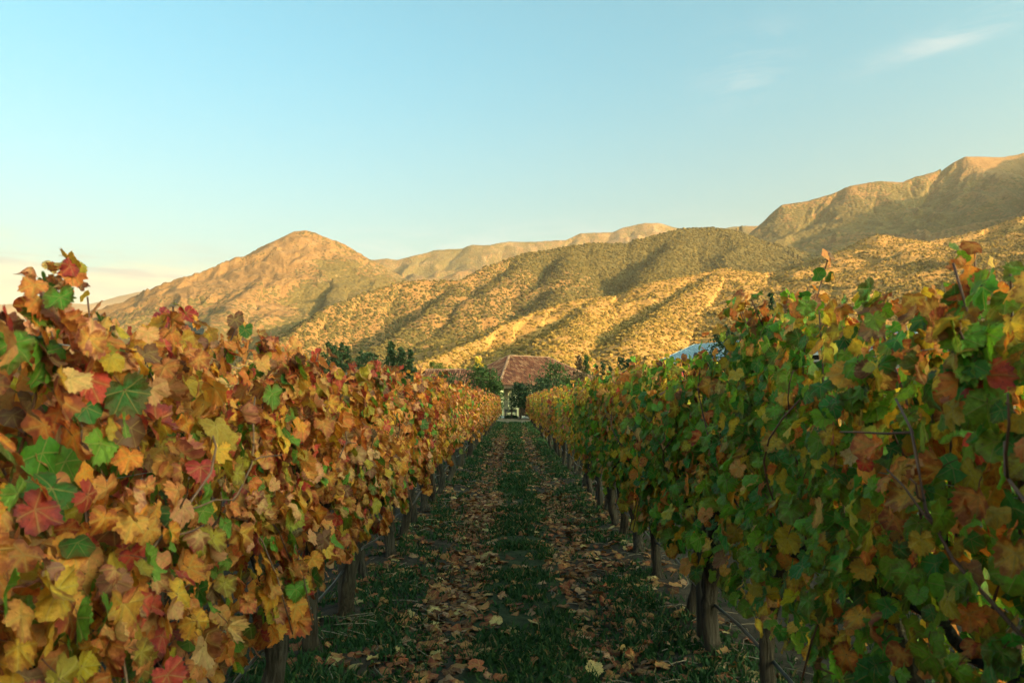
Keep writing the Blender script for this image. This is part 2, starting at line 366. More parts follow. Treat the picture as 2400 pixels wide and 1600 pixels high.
def make_hill(name, ridges, slope, u, yr, nx, ny, mat, gully, lam, veg0, seed, rock0=0.3, fine=(2.0, 25.0), treeline=0.0, veg_fn=None):
    us = np.linspace(u[0], u[1], nx); yy = np.geomspace(yr[0], yr[1], ny)
    U, Yg = np.meshgrid(us, yy); Xg = (U - CX) * Yg / FPX
    h0, off, main = ridge_height(Xg, Yg, ridges, slope, 0.10 * lam)
    off0 = ridge_height(Xg, Yg, [ridges[0]], slope, 1.0)[1]
    crest = np.max([max(at(*q)[2] for q in (r[0] if isinstance(r, tuple) else r)) for r in ridges])
    # erosion: ridged noise in warped coordinates, fading out along the crests so the skyline stays
    wx = Xg + lam * 0.5 * (fbm(Xg / lam + seed, Yg / lam, 3) - 0.5) * 2; wy = Yg + lam * 0.5 * (fbm(Xg / lam + 50 + seed, Yg / lam + 31, 3) - 0.5) * 2
    r = fbm(wx / lam + seed * 3.1, wy / lam + seed, 6, True)
    depth = np.clip(np.minimum(off / (0.6 * lam) + 0.35, off0 / (0.7 * lam) + 0.04), 0.04, 1)          # distance from the nearest crest line
    h = h0 - gully * (1 - r) * 1.6 * depth
    h += fine[0] * np.clip(depth * 2.5, 0.4, 1) * (fbm(Xg / fine[1] + seed, Yg / fine[1], 4) - 0.5) * 2
    lo = fbm(Xg / (lam * 0.9) + 7 + seed, Yg / (lam * 0.9), 4)
    veg = veg0 + 0.9 * (lo - 0.5) + 0.7 * (0.62 - r)
    if treeline: veg += treeline * np.clip(1 - h / (0.5 * crest), -0.3, 1)
    if veg_fn is not None: veg = veg + veg_fn(U, np.clip(h / crest, 0, 1), r)
    rock = rock0 + 0.7 * (r - 0.62) + 0.35 * np.clip(h / crest - 0.6, 0, 1)
    h = np.maximum(h, -3.0)
    V = np.stack([Xg, Yg, h], -1).reshape(-1, 3)
    me = np_mesh(name, V, grid_faces(nx, ny), mat, True, {'veg': ('FLOAT', veg.ravel()), 'rock': ('FLOAT', rock.ravel())})
    tag(link(name, me), kind='structure')
    return Xg, Yg, h, veg

E_crest = [(900, 890, 520), (960, 862, 600), (1017, 840, 680), (1061, 820, 740), (1126, 796, 830), (1184, 759, 900), (1272, 725, 970), (1340, 704, 1010), (1408, 694, 1050), (1493, 687, 1100),
           (1527, 660, 1120), (1639, 640, 1170), (1697, 626, 1190), (1796, 638, 1230), (1872, 619, 1260), (1957, 589, 1300), (2066, 546, 1340), (2131, 555, 1350),
           (2178, 563, 1360), (2246, 551, 1370), (2314, 534, 1380), (2400, 505, 1400), (2600, 440, 1450), (2900, 420, 1500)]
E_spurs = [[(1697, 626, 1190), (1560, 720, 900), (1460, 800, 620)], [(2066, 546, 1340), (1960, 650, 1020), (1850, 750, 700)],
           [(1408, 694, 1050), (1330, 765, 780), (1280, 830, 520)], [(2400, 505, 1400), (2330, 610, 1060), (2200, 730, 740)]]
e_data = make_hill('hill', [E_crest] + E_spurs, 0.36, (820, 3000), (300, 1900), 800, 340, M_NEARHILL, 16, 140, 0.12, 3.0, 0.2, (1.4, 18))

C_crest = [(560, 850, 1250), (640, 808, 1330), (678, 786, 1400), (709, 759, 1460), (774, 713, 1580), (850, 683, 1680), (946, 656, 1780), (1000, 654, 1820), (1082, 655, 1840), (1140, 622, 1950), (1204, 599, 2050),
           (1238, 589, 2080), (1340, 572, 2120), (1391, 565, 2140), (1476, 565, 2160), (1493, 557, 2170), (1544, 545, 2200), (1605, 529, 2250), (1680, 528, 2280), (1741, 538, 2300), (1800, 560, 2300), (1950, 600, 2250)]
C_spurs = [[(1238, 589, 2080), (1205, 640, 1800), (1130, 690, 1600), (1050, 752, 1400), (985, 800, 1200)],
           [(1340, 572, 2120), (1325, 640, 1750), (1300, 705, 1500), (1230, 750, 1300)],
           [(1082, 655, 1840), (1010, 720, 1500), (930, 775, 1300), (870, 820, 1130)],
           [(1605, 529, 2250), (1540, 610, 1850), (1480, 680, 1500)],
           [(1215, 748, 1290), (1150, 768, 1240), (1080, 790, 1190), (980, 828, 1110)]]
c_data = make_hill('hill', [C_crest] + C_spurs, 0.56, (480, 2100), (820, 2900), 700, 300, M_MIDHILL, 54, 330, 0.62, 8.0, 0.2, (3.0, 30), 0.0, lambda u, q, r: 0.35 * np.clip((u - 1150) / 250, -0.6, 1) * np.clip(q * 2.2, 0, 1))

D_crest = [(1640, 590, 2900), (1729, 536, 3000), (1790, 507, 3000), (1845, 476, 3000), (1906, 467, 3000), (1960, 451, 3000), (2008, 430, 3000), (2076, 419, 3000), (2131, 422, 3000), (2171, 408, 3020), (2246, 386, 3050),
           (2262, 372, 3060), (2285, 361, 3070), (2369, 362, 3100), (2400, 358, 3110), (2520, 330, 3150), (2700, 270, 3200), (3000, 240, 3200)]
D_spurs = [[(1925, 468, 2970), (1880, 536, 2680), (1838, 606, 2350), (1800, 652, 2100)],
           [(2131, 422, 3000), (2050, 520, 2550), (1990, 590, 2200)],
           ([(2700, 270, 3200), (2660, 268, 2800), (2630, 296, 2300), (2595, 365, 1850), (2575, 465, 1550)], 0.9),
           [(2285, 361, 3070), (2180, 470, 2650), (2100, 560, 2250)]]
D_crest = [(a, b - 5, c) for a, b, c in D_crest]
make_hill('mountain', [D_crest] + D_spurs, 0.56, (1620, 3000), (1400, 4200), 560, 300, M_FARHILL, 90, 380, 0.42, 5.0, 0.35, (8.0, 55), 0.0, lambda u, q, r: 0.55 * np.clip(1.1 - 1.6 * q, -0.3, 1))

A_crest = [(80, 800, 2900), (200, 752, 2850), (326, 708, 2800), (384, 679, 2800), (468, 637, 2800), (544, 606, 2800), (625, 572, 2800), (659, 548, 2800), (686, 536, 2800), (709, 534, 2800), (728, 538, 2800),
           (774, 557, 2820), (808, 572, 2840), (862, 606, 2880), (908, 631, 2900), (946, 654, 2930), (1050, 720, 3000)]
A_spurs = [[(700, 542, 2780), (640, 618, 2450), (560, 690, 2050), (480, 760, 1700)], [(774, 557, 2820), (790, 640, 2400), (760, 720, 2000), (700, 790, 1700)],
           [(862, 606, 2880), (900, 690, 2350), (880, 750, 2000)]]
make_hill('mountain', [A_crest] + A_spurs, 0.58, (-150, 1150), (1300, 3900), 520, 300, M_FARHILL, 62, 300, 0.52, 12.0, 0.42, (8.0, 45), 0.0, lambda u, q, r: 0.42 * np.clip((u - 700) / 90, -0.5, 1) * np.clip(1.25 - q, 0, 1) * 1.4 - 0.10 * np.clip((q - 0.72) / 0.2, 0, 1) + 0.5 * np.clip((0.42 - q) / 0.2, 0, 1))

B_crest = [(780, 640, 5200), (866, 605, 5200), (900, 602, 5200), (927, 604, 5200), (965, 595, 5200), (1015, 583, 5300), (1051, 579, 5300), (1082, 579, 5300), (1105, 569, 5300), (1146, 569, 5300), (1190, 562, 5400),
           (1252, 562, 5400), (1327, 558, 5400), (1367, 541, 5500), (1439, 539, 5500), (1466, 528, 5500), (1517, 516, 5500), (1544, 517, 5500), (1599, 529, 5600), (1707, 529, 5600), (1755, 524, 5600), (1900, 520, 5600)]
B_spurs = [[(1105, 569, 5300), (1060, 640, 4700), (1000, 700, 4200)], [(1367, 541, 5500), (1300, 600, 4900), (1240, 660, 4300)], [(965, 595, 5200), (930, 650, 4700)]]
make_hill('mountain', [B_crest] + B_spurs, 0.55, (700, 2000), (3600, 7000), 360, 170, M_FARHILL, 120, 450, 0.62, 21.0, 0.45, (16.0, 80))
make_hill('mountain', [[(-200, 715, 15000), (0, 712, 15000), (48, 708, 15000), (79, 697, 15000), (102, 704, 15000), (200, 712, 15000), (400, 715, 15000)]], 0.4, (-400, 600), (11000, 18500), 160, 70, M_FARHILL, 110, 1500, 0.1, 33.0)
make_hill('mountain', [[(150, 720, 12500), (240, 704, 12500), (281, 690, 12500), (320, 681, 12500), (344, 677, 12500), (383, 679, 12500), (500, 690, 12500)]], 0.4, (0, 700), (9500, 15500), 160, 70, M_FARHILL, 90, 1200, 0.1, 41.0)

# the western hill behind the camera that already shades the vineyard: its shoulder ends about level with the house
def west_hill():
    s = np.array([SUN.x, SUN.y]); s /= np.hypot(*s); n = np.array([-s[1], s[0]])
    if n[1] < 0: n = -n
    S, T = np.meshgrid(np.linspace(420, 1700, 60), np.concatenate([np.linspace(-1600, -100, 40), np.linspace(-80, 420, 60)]))
    top = np.where(T < 66, 190 + 6 * np.sin(T / 130.0), 192 * np.clip(1 - (T - 66) / 90.0, 0, 1) + 6)
    h = top - 0.42 * np.abs(S - 850) + 14 * (fbm(S / 60, T / 60, 4) - 0.5)
    h = np.maximum(h, -3.0)
    Xg = S * s[0] + T * n[0]; Yg = S * s[1] + T * n[1]
    V = np.stack([Xg, Yg, h], -1).reshape(-1, 3)
    veg = (0.35 + fbm(S / 90, T / 90, 4) - 0.5).ravel()
    tag(link('hill', np_mesh('hill', V, grid_faces(60, 100), M_MIDHILL, True, {'veg': ('FLOAT', veg), 'rock': ('FLOAT', veg * 0)})), kind='structure')
west_hill()

# scrub on the hills: a mass nobody could count, scattered by geometry nodes
def scrub_nodes(mat):
    g = bpy.data.node_groups.new('scrub_scatter', 'GeometryNodeTree')
    g.interface.new_socket('Geometry', in_out='INPUT', socket_type='NodeSocketGeometry'); g.interface.new_socket('Geometry', in_out='OUTPUT', socket_type='NodeSocketGeometry')
    N = g.nodes.new; L = g.links.new
    gi, go = N('NodeGroupInput'), N('NodeGroupOutput')
    ico = N('GeometryNodeMeshIcoSphere'); ico.inputs['Radius'].default_value = 1; ico.inputs['Subdivisions'].default_value = 3
    nz = N('ShaderNodeTexNoise'); nz.inputs['Scale'].default_value = 1.9; nz.inputs['Detail'].default_value = 3
    sub = N('ShaderNodeVectorMath'); sub.operation = 'SUBTRACT'; sub.inputs[1].default_value = (0.5, 0.5, 0.5); L(nz.outputs['Color'], sub.inputs[0])
    mul = N('ShaderNodeVectorMath'); mul.operation = 'SCALE'; mul.inputs['Scale'].default_value = 1.5; L(sub.outputs[0], mul.inputs[0])
    sp = N('GeometryNodeSetPosition'); L(ico.outputs[0], sp.inputs['Geometry']); L(mul.outputs[0], sp.inputs['Offset'])
    sm = N('GeometryNodeSetMaterial'); sm.inputs['Material'].default_value = mat; L(sp.outputs[0], sm.inputs[0])
    a1 = N('GeometryNodeInputNamedAttribute'); a1.data_type = 'FLOAT_VECTOR'; a1.inputs[0].default_value = 'scl'
    a2 = N('GeometryNodeInputNamedAttribute'); a2.data_type = 'FLOAT_VECTOR'; a2.inputs[0].default_value = 'rot'
    ip = N('GeometryNodeInstanceOnPoints'); L(gi.outputs[0], ip.inputs['Points']); L(sm.outputs[0], ip.inputs['Instance'])
    L(a1.outputs[0], ip.inputs['Scale']); L(a2.outputs[0], ip.inputs['Rotation']); L(ip.outputs[0], go.inputs[0])
    return g
SCRUB_NG = scrub_nodes(M_SCRUB); SCRUB_NG2 = scrub_nodes(M_SCRUB2)
def scatter_scrub(ng, data, n, ylim, rmin, rmax, veg_pow, cut):
    Xg, Yg, h, veg = data
    ny, nx = Xg.shape
    k = n * 5
    i = RNG.integers(0, ny - 1, k); j = RNG.integers(0, nx - 1, k); a = RNG.random(k); b = RNG.random(k)
    def lerp(A): return (A[i, j] * (1 - a) + A[i + 1, j] * a) * (1 - b) + (A[i, j + 1] * (1 - a) + A[i + 1, j + 1] * a) * b
    x, y, z, v = lerp(Xg), lerp(Yg), lerp(h), lerp(veg)
    # even density on the ground, more where it is green
    wgt = np.clip(v + cut, 0.05, 1) ** veg_pow * (y / y.max()) ** 1.6
    keep = (z > 1.0) & (y < ylim) & (RNG.random(k) < wgt / np.percentile(wgt, 90))
    idx = np.nonzero(keep)[0][:n]
    P = np.stack([x[idx], y[idx], z[idx] + 0.2], -1); m = len(P)
    s = rmin + (rmax - rmin) * RNG.random(m) ** 2.2
    S = np.stack([s * (0.8 + 0.5 * RNG.random(m)), s * (0.8 + 0.5 * RNG.random(m)), s * (0.6 + 0.5 * RNG.random(m))], -1)
    R = np.stack([0.3 * RNG.standard_normal(m), 0.3 * RNG.standard_normal(m), 6.28 * RNG.random(m)], -1)
    me = bpy.data.meshes.new('scrub'); me.vertices.add(m); me.vertices.foreach_set('co', P.astype(np.float32).ravel())
    for nm, d in (('scl', S), ('rot', R)):
        at_ = me.attributes.new(nm, 'FLOAT_VECTOR', 'POINT'); at_.data.foreach_set('vector', d.astype(np.float32).ravel())
    me.update()
    o = tag(link('scrub', me), kind='stuff'); md = o.modifiers.new('scatter', 'NODES'); md.node_group = ng
    return o
scatter_scrub(SCRUB_NG, e_data, 90000, 1600, 0.55, 2.3, 0.8, 0.5)
scatter_scrub(SCRUB_NG2, c_data, 60000, 2400, 1.5, 4.4, 1.2, 0.25)

# ------------------------------------------------------------------ leaves
def leaf_shape(n, rng, teeth=True):
    """Outline of a five-lobed vine leaf: stalk joint at the origin, tip along +Y, about one unit wide."""
    ctrl = [(0, .62), (14, .57), (29, .50), (40, .51), (56, .57), (72, .53), (88, .48), (102, .48), (120, .49), (138, .45), (156, .38), (170, .25), (180, .08)]
    ca = np.array([c[0] for c in ctrl], float); cr = np.array([c[1] for c in ctrl])
    th = np.linspace(-180, 180, n, endpoint=False) + 180.0 / n
    r = np.interp(np.abs(th), ca, cr)
    jl = rng.normal(0, 0.05, 3)
    r = r * (1 + jl[0] * np.cos(np.radians(th)) + jl[1] * np.sin(np.radians(th)) + jl[2] * np.sin(np.radians(2 * th)))
    if teeth: r = r * (1 + 0.068 * np.where(np.arange(n) % 2 == 0, 1, -1) * np.clip((180 - np.abs(th)) / 40, 0, 1)) * (1 + rng.normal(0, 0.022, n))
    t = np.radians(th); return np.stack([r * np.sin(t), r * np.cos(t)], -1), t, r
def leaf_relief(xy, rng, curl):
    x, y = xy[:, 0], xy[:, 1]; r = np.hypot(x, y); t = np.arctan2(x, y)
    ph = rng.random(6) * 6.28
    z = -0.10 * np.abs(x) * rng.uniform(-1, 1.4) + curl * rng.uniform(0.3, 1.0) * r ** 2 * 0.9 * rng.choice([-1, 1], p=[.7, .3])
    z += curl * 0.35 * r * np.sin(3 * t + ph[0]) * r + 0.10 * r * np.sin(5 * t + ph[1]) * (0.5 + curl) + 0.025 * np.sin(11 * x + ph[2]) * np.cos(9 * y + ph[3])
    return z
def hi_leaf(k, rng, curl, mat, stalk=True):
    n = 46; out, t, r = leaf_shape(n, rng)
    rings = [0.30, 0.66, 1.0]; V = [(0, 0)]; E = [0.0]
    sm = np.convolve(np.r_[r[-2:], r, r[:2]], np.ones(5) / 5, 'valid')
    for q in rings:
        rr = (sm * (1 - q ** 3) + r * q ** 3) * q
        V += list(zip(rr * np.sin(t), rr * np.cos(t))); E += [q] * n
    V = np.array(V, float); E = np.array(E); V0 = V.copy()
    z = leaf_relief(V, rng, curl)
    fold = rng.uniform(-0.15, 0.75) * (0.5 + curl); z += fold * 0.55 * np.abs(V[:, 0])          # folded along the midrib
    V[:, 0] *= 1 - 0.22 * abs(fold)
    kb = rng.uniform(-1.7, 1.1) * (0.4 + curl); yy_ = V[:, 1].copy()
    if abs(kb) > 0.05: V[:, 1] = np.sin(kb * yy_) / kb; z += (1 - np.cos(kb * yy_)) / kb       # arched along its length
    z += rng.normal(0, 0.35) * V[:, 0] * yy_                                                    # twisted
    if curl > 0.5:   # margins rolled in
        ex = np.clip(E - 0.6, 0, 1) / 0.4; V = V * (1 - 0.28 * ex * curl * rng.random(len(E)))[:, None]; z += ex * 0.12 * curl * rng.choice([-1, 1])
    P = np.c_[V, z]; F = [(0, 1 + i, 1 + (i + 1) % n) for i in range(n)]
    for a in range(2):
        b0 = 1 + a * n; b1 = b0 + n
        for i in range(n): j = (i + 1) % n; F += [(b0 + i, b1 + i, b1 + j), (b0 + i, b1 + j, b0 + j)]
    luv = np.c_[V0, E]
    if stalk:
        b = len(P); pts = [(0, 0, 0.0), (0.01, -.16, -.05), (0.03, -.30, -.15), (0.02, -.42, -.26)]; wd = 0.016
        S = []
        for p in pts: S += [(p[0] - wd, p[1], p[2]), (p[0] + wd, p[1], p[2]), (p[0], p[1], p[2] + wd)]
        P = np.r_[P, S]; luv = np.r_[luv, np.c_[np.array(S)[:, :2], -np.ones(len(S))]]
        for i in range(3):
            for c in range(3):
                p, q = b + i * 3 + c, b + i * 3 + (c + 1) % 3; F += [(p, q, q + 3), (p, q + 3, p + 3)]
    return np_mesh('leaf', P, F, mat, True, {'luv': ('FLOAT_VECTOR', luv)})
lr = np.random.default_rng(5)
LEAVES = [hi_leaf(i, lr, c, M_LEAF) for i, c in enumerate([0.15, 0.2, 0.25, 0.3, 0.35, 0.35, 0.4, 0.45, 0.5, 0.5, 0.6, 0.65, 0.25, 0.3, 0.4, 0.5, 0.55, 0.45])]
CRISP = [hi_leaf(i, lr, c, M_LEAF) for i, c in enumerate([0.8, 0.95, 1.1, 1.25, 0.7])]
FALLEN = [hi_leaf(i, lr, c, M_DRY) for i, c in enumerate([0.3, 0.45, 0.6, 0.7, 0.8, 0.9, 1.0, 0.5])]
LO = []
for q in range(7):
    o_, t_, r_ = leaf_shape(18, lr, False); V_ = np.r_[[[0, 0]], o_]; z_ = leaf_relief(V_, lr, lr.uniform(0.2, 0.8))
    LO.append((np.c_[V_, z_], np.c_[V_, np.r_[0, np.ones(18)]]))
LO_F = np.array([(0, 1 + i, 1 + (i + 1) % 18) for i in range(18)])

PAL = {'tan': (0.52, 0.23, 0.085), 'gold': (0.52, 0.275, 0.042), 'yellowgreen': (0.30, 0.245, 0.032), 'green': (0.10, 0.225, 0.026), 'deep': (0.036, 0.14, 0.026),
       'red': (0.36, 0.05, 0.045), 'rust': (0.40, 0.14, 0.045), 'pink': (0.52, 0.27, 0.16), 'brown': (0.17, 0.085, 0.055), 'orange': (0.52, 0.21, 0.045)}
PN = list(PAL); PC = np.array([PAL[k] for k in PN]) * (1.25, 1.08, 0.84)
MIXES = {'fire': dict(tan=25, gold=14, yellowgreen=12, green=13, red=8, rust=14, pink=16, brown=5, orange=15, deep=3),
         'ember': dict(tan=9, gold=6, yellowgreen=18, green=32, red=1, rust=16, pink=2, brown=4, orange=12, deep=14),
         'amber': dict(tan=22, gold=18, yellowgreen=14, green=12, red=6, rust=10, pink=13, brown=3, orange=13, deep=3),
         'gold': dict(tan=11, gold=27, yellowgreen=32, green=14, red=1, rust=4, pink=5, brown=1, orange=8, deep=2),
         'mixed': dict(tan=5, gold=11, yellowgreen=30, green=33, red=1, rust=5, pink=2, brown=2, orange=4, deep=14),
         'green': dict(tan=2, gold=5, yellowgreen=15, green=46, red=0, rust=6, pink=1, brown=2, orange=4, deep=26)}
MIXW = {k: np.array([d.get(n, 0) for n in PN], float) / sum(d.values()) for k, d in MIXES.items()}
def pick_colors(rng, n, mixname, top=None):
    idx = rng.choice(len(PN), n, p=MIXW[mixname])
    if top is not None:   # the exposed shoot tops have turned first
        turn = (rng.random(n) < 0.45 * top) & (idx != PN.index('red')); idx = np.where(turn, rng.choice([PN.index(c) for c in (('rust', 'brown', 'pink', 'red', 'tan') if mixname == 'fire' else ('rust', 'brown', 'tan', 'orange', 'green'))], n), idx)
    c = PC[idx] * (1.52 if mixname in ('gold', 'mixed', 'green', 'ember') else 1.0) * (0.78 + 0.42 * rng.random((n, 1))) * (1 + 0.10 * rng.standard_normal((n, 3)))
    return np.clip(c, 0.01, 0.72), idx

def frames(d, nrm):
    y = d / np.linalg.norm(d, axis=1, keepdims=True)
    z = nrm - (nrm * y).sum(1, keepdims=True) * y; z /= np.linalg.norm(z, axis=1, keepdims=True) + 1e-9
    return np.stack([np.cross(y, z), y, z], -1)          # columns x, y, z
def leaf_mass(name, P, R, size, colors, rng, mat):
    n = len(P); which = rng.integers(0, len(LO), n); nv = 19
    base = np.stack([LO[k][0] for k in range(len(LO))])[which]; luv = np.stack([LO[k][1] for k in range(len(LO))])[which]
    V = np.einsum('nij,nvj->nvi', R, base * size[:, None, None]) + P[:, None, :]
    F = (LO_F[None] + (np.arange(n) * nv)[:, None, None]).reshape(-1, 3)
    col = np.repeat(np.c_[colors, rng.random(n)][:, None, :], nv, 1)
    return np_mesh(name, V.reshape(-1, 3), F, mat, True, {'luv': ('FLOAT_VECTOR', luv.reshape(-1, 3)), 'Col': ('FLOAT_COLOR', col.reshape(-1, 4))})

# canes and the leaves they carry ---------------------------------
def make_canes(rng, n, top, spread=0.5, tallp=0.14):
    out = []
    for k in range(n):
        y0 = rng.uniform(-spread, spread); s = rng.choice([-1, 1]); lean = rng.uniform(0.05, 0.34) * s
        L = top - 0.84 + float(np.clip(rng.normal(-0.02, 0.06), -0.14, 0.07))
        if rng.random() < tallp: L += rng.uniform(0.06, 0.18)
        dy = rng.normal(0, 0.16); t = np.linspace(0, 1, 7)
        droop = rng.uniform(0.0, 0.35) if abs(lean) > 0.22 else 0
        x = lean * t ** 1.3 + 0.02 * np.sin(9 * t + rng.random() * 6); y = y0 + dy * t + 0.02 * np.sin(7 * t + rng.random() * 6)
        z = 0.84 + L * (t - droop * t ** 3)
        out.append(np.c_[x, y, z])
    for k in range(max(2, n // 4)):      # shoots that hang into the alley
        s = rng.choice([-1, 1]); y0 = rng.uniform(-spread, spread); t = np.linspace(0, 1, 7); dy = rng.normal(0, 0.2)
        x = s * (0.10 + 0.30 * t); z = 0.95 + 0.5 * np.sin(t * 2.2) * 0.5 - 0.55 * t ** 2; out.append(np.c_[x, y0 + dy * t, z])
    return out
def cane_curve(c, t):
    i = np.clip((t * (len(c) - 1)).astype(int), 0, len(c) - 2); f = (t * (len(c) - 1) - i)[:, None]
    return c[i] * (1 - f) + c[i + 1] * f
def canopy(rng, canes, n, top, bottom, spread=0.5):
    """n leaves: some along the canes, the rest filling the leaf wall; returns position, tip direction, normal, size."""
    n1 = int(n * 0.5); n2 = n - n1
    ci = rng.integers(0, len(canes), n1); t = rng.random(n1) ** 0.8
    p1 = np.array([cane_curve(canes[c], np.array([q]))[0] for c, q in zip(ci, t)])
    p1 += rng.normal(0, 1, (n1, 3)) * (0.065, 0.065, 0.05) * np.where(t > 0.75, 0.35, 1.0)[:, None]
    z = bottom + (top - 0.06 - bottom) * rng.beta(1.25, 1.15, n2)
    w_ = 0.30 * np.clip(1 - np.abs((z - 1.18) / 0.86) ** 3, 0.15, 1) * (0.85 + 0.3 * vnoise(z * 3 + canes[0][0, 1] * 9, z * 0 + canes[1][0, 1] * 11))
    s = rng.choice([-1, 1], n2); p2 = np.c_[s * w_ * (0.55 + 0.6 * rng.random(n2)), rng.uniform(-spread, spread, n2), z]
    P = np.r_[p1, p2]
    out = np.sign(P[:, 0]) + (P[:, 0] == 0)
    up = np.clip((P[:, 2] - (top - 0.25)) / 0.3, 0, 1)
    nrm = np.c_[out * (1.0 - 0.5 * up), 0.75 * rng.standard_normal(n), 0.35 + 0.6 * up + 0.55 * rng.standard_normal(n)]
    d = np.c_[out * 0.35 + 0.35 * rng.standard_normal(n), 0.55 * rng.standard_normal(n), -1.0 + 0.5 * up + 0.25 * rng.standard_normal(n)]
    size = 0.054 + 0.054 * rng.random(n) ** 1.3; size *= 1 - 0.35 * up * rng.random(n)
    return P, d, nrm, size

def cane_mesh(c, r0=0.0048, n=5):
    b = MB(); b.tube(c, [r0 * (1 - 0.4 * k / (len(c) - 1)) for k in range(len(c))], n); return b.mesh('cane', M_CANE, True)
def trunk_mesh(rng, h=0.86):
    """Gnarled stock: ropy bark ridges, a lean, a swollen head with two arms along the wire."""
    nr, ns = 18, 16; t = np.linspace(0, 1, nr); bend = rng.normal(0, 0.08, 4)
    cx = bend[0] * np.sin(t * 3.1) + bend[1] * (t - t * t) * 1.6; cy = bend[2] * np.sin(t * 2.7 + 1) * t + bend[3] * np.sin(t * 5) * 0.5
    cx -= cx[-1] * t; cy -= cy[0]
    V = []
    r0 = rng.uniform(0.034, 0.047); ph = rng.random(3) * 6.28; tw = rng.uniform(-2, 2)
    for i in range(nr):
        r = r0 * (1.12 - 0.35 * t[i] + 0.45 * math.exp(-((t[i] - 0.97) / 0.10) ** 2) + 0.5 * math.exp(-(t[i] / 0.07) ** 2) * 0.6) * (1 + 0.07 * rng.standard_normal())
        for k in range(ns):
            a = 6.2832 * k / ns; q = r * (1 + 0.14 * math.sin(3 * a + tw * t[i] * 3 + ph[0]) + 0.09 * math.sin(7 * a + tw * 4 * t[i] + ph[1]) + 0.05 * rng.standard_normal())
            V.append((cx[i] + q * math.cos(a), cy[i] + q * math.sin(a), -0.06 + (h + 0.06) * t[i]))
    F = [(i * ns + k, i * ns + (k + 1) % ns, (i + 1) * ns + (k + 1) % ns, (i + 1) * ns + k) for i in range(nr - 1) for k in range(ns)]
    b = MB(); b.add(V, F + [tuple((nr - 1) * ns + k for k in range(ns))])
    return b.mesh('trunk', M_BARK, True)
def arm_mesh(rng, s):
    b = MB(); t = np.linspace(0, 1, 7)
    b.tube([(0.015 * math.sin(6 * q + rng.random()), s * 0.47 * q, 0.80 + 0.05 * math.sin(q * 1.6) + 0.012 * rng.standard_normal()) for q in t], [0.03 - 0.016 * q for q in t], 9)
    return b.mesh('cordon', M_BARK, True)
vr = np.random.default_rng(77)
TRUNKS = [trunk_mesh(vr) for _ in range(9)]; ARMS = [(arm_mesh(vr, -1), arm_mesh(vr, 1)) for _ in range(4)]

ORD = ['first', 'second', 'third', 'fourth', 'fifth', 'sixth', 'seventh', 'eighth', 'ninth', 'tenth', 'eleventh', 'twelfth', 'thirteenth', 'fourteenth', 'fifteenth', 'sixteenth', 'seventeenth', 'eighteenth', 'nineteenth']
TENS = {2: ('twenty', 'twentieth'), 3: ('thirty', 'thirtieth'), 4: ('forty', 'fortieth'), 5: ('fifty', 'fiftieth'), 6: ('sixty', 'sixtieth')}
def ordinal(k):
    if k < 20: return ORD[k - 1]
    a, b = divmod(k, 10); return TENS[a][1] if b == 0 else TENS[a][0] + '-' + ORD[b - 1]
MIX_WORDS = {'ember': 'rust-orange and green', 'fire': 'orange and red', 'amber': 'amber and gold', 'gold': 'yellow and olive', 'mixed': 'green and rusty', 'green': 'mostly green'}

FAR_CACHE = {}
def far_parts(mixname, k, tall):
    key = (mixname, k, tall)
    if key not in FAR_CACHE:
        rng = np.random.default_rng(900 + k * 7 + len(mixname) + int(tall * 100)); top = 1.68 + tall
        canes = make_canes(rng, 9, top); P, d, nn, sz = canopy(rng, canes, 560, top, 0.66)
        c, _ = pick_colors(rng, len(P), mixname, np.clip((P[:, 2] - top + 0.3) / 0.3, 0, 1))
        b = MB()
        for q in canes: b.tube(q, [0.0048 * (1 - 0.1 * i) for i in range(len(q))], 4)
        FAR_CACHE[key] = (leaf_mass('foliage', P, frames(d, nn), sz * 1.02, c, rng, M_FOL), b.mesh('cane_tangle', M_CANE, True))
    return FAR_CACHE[key]

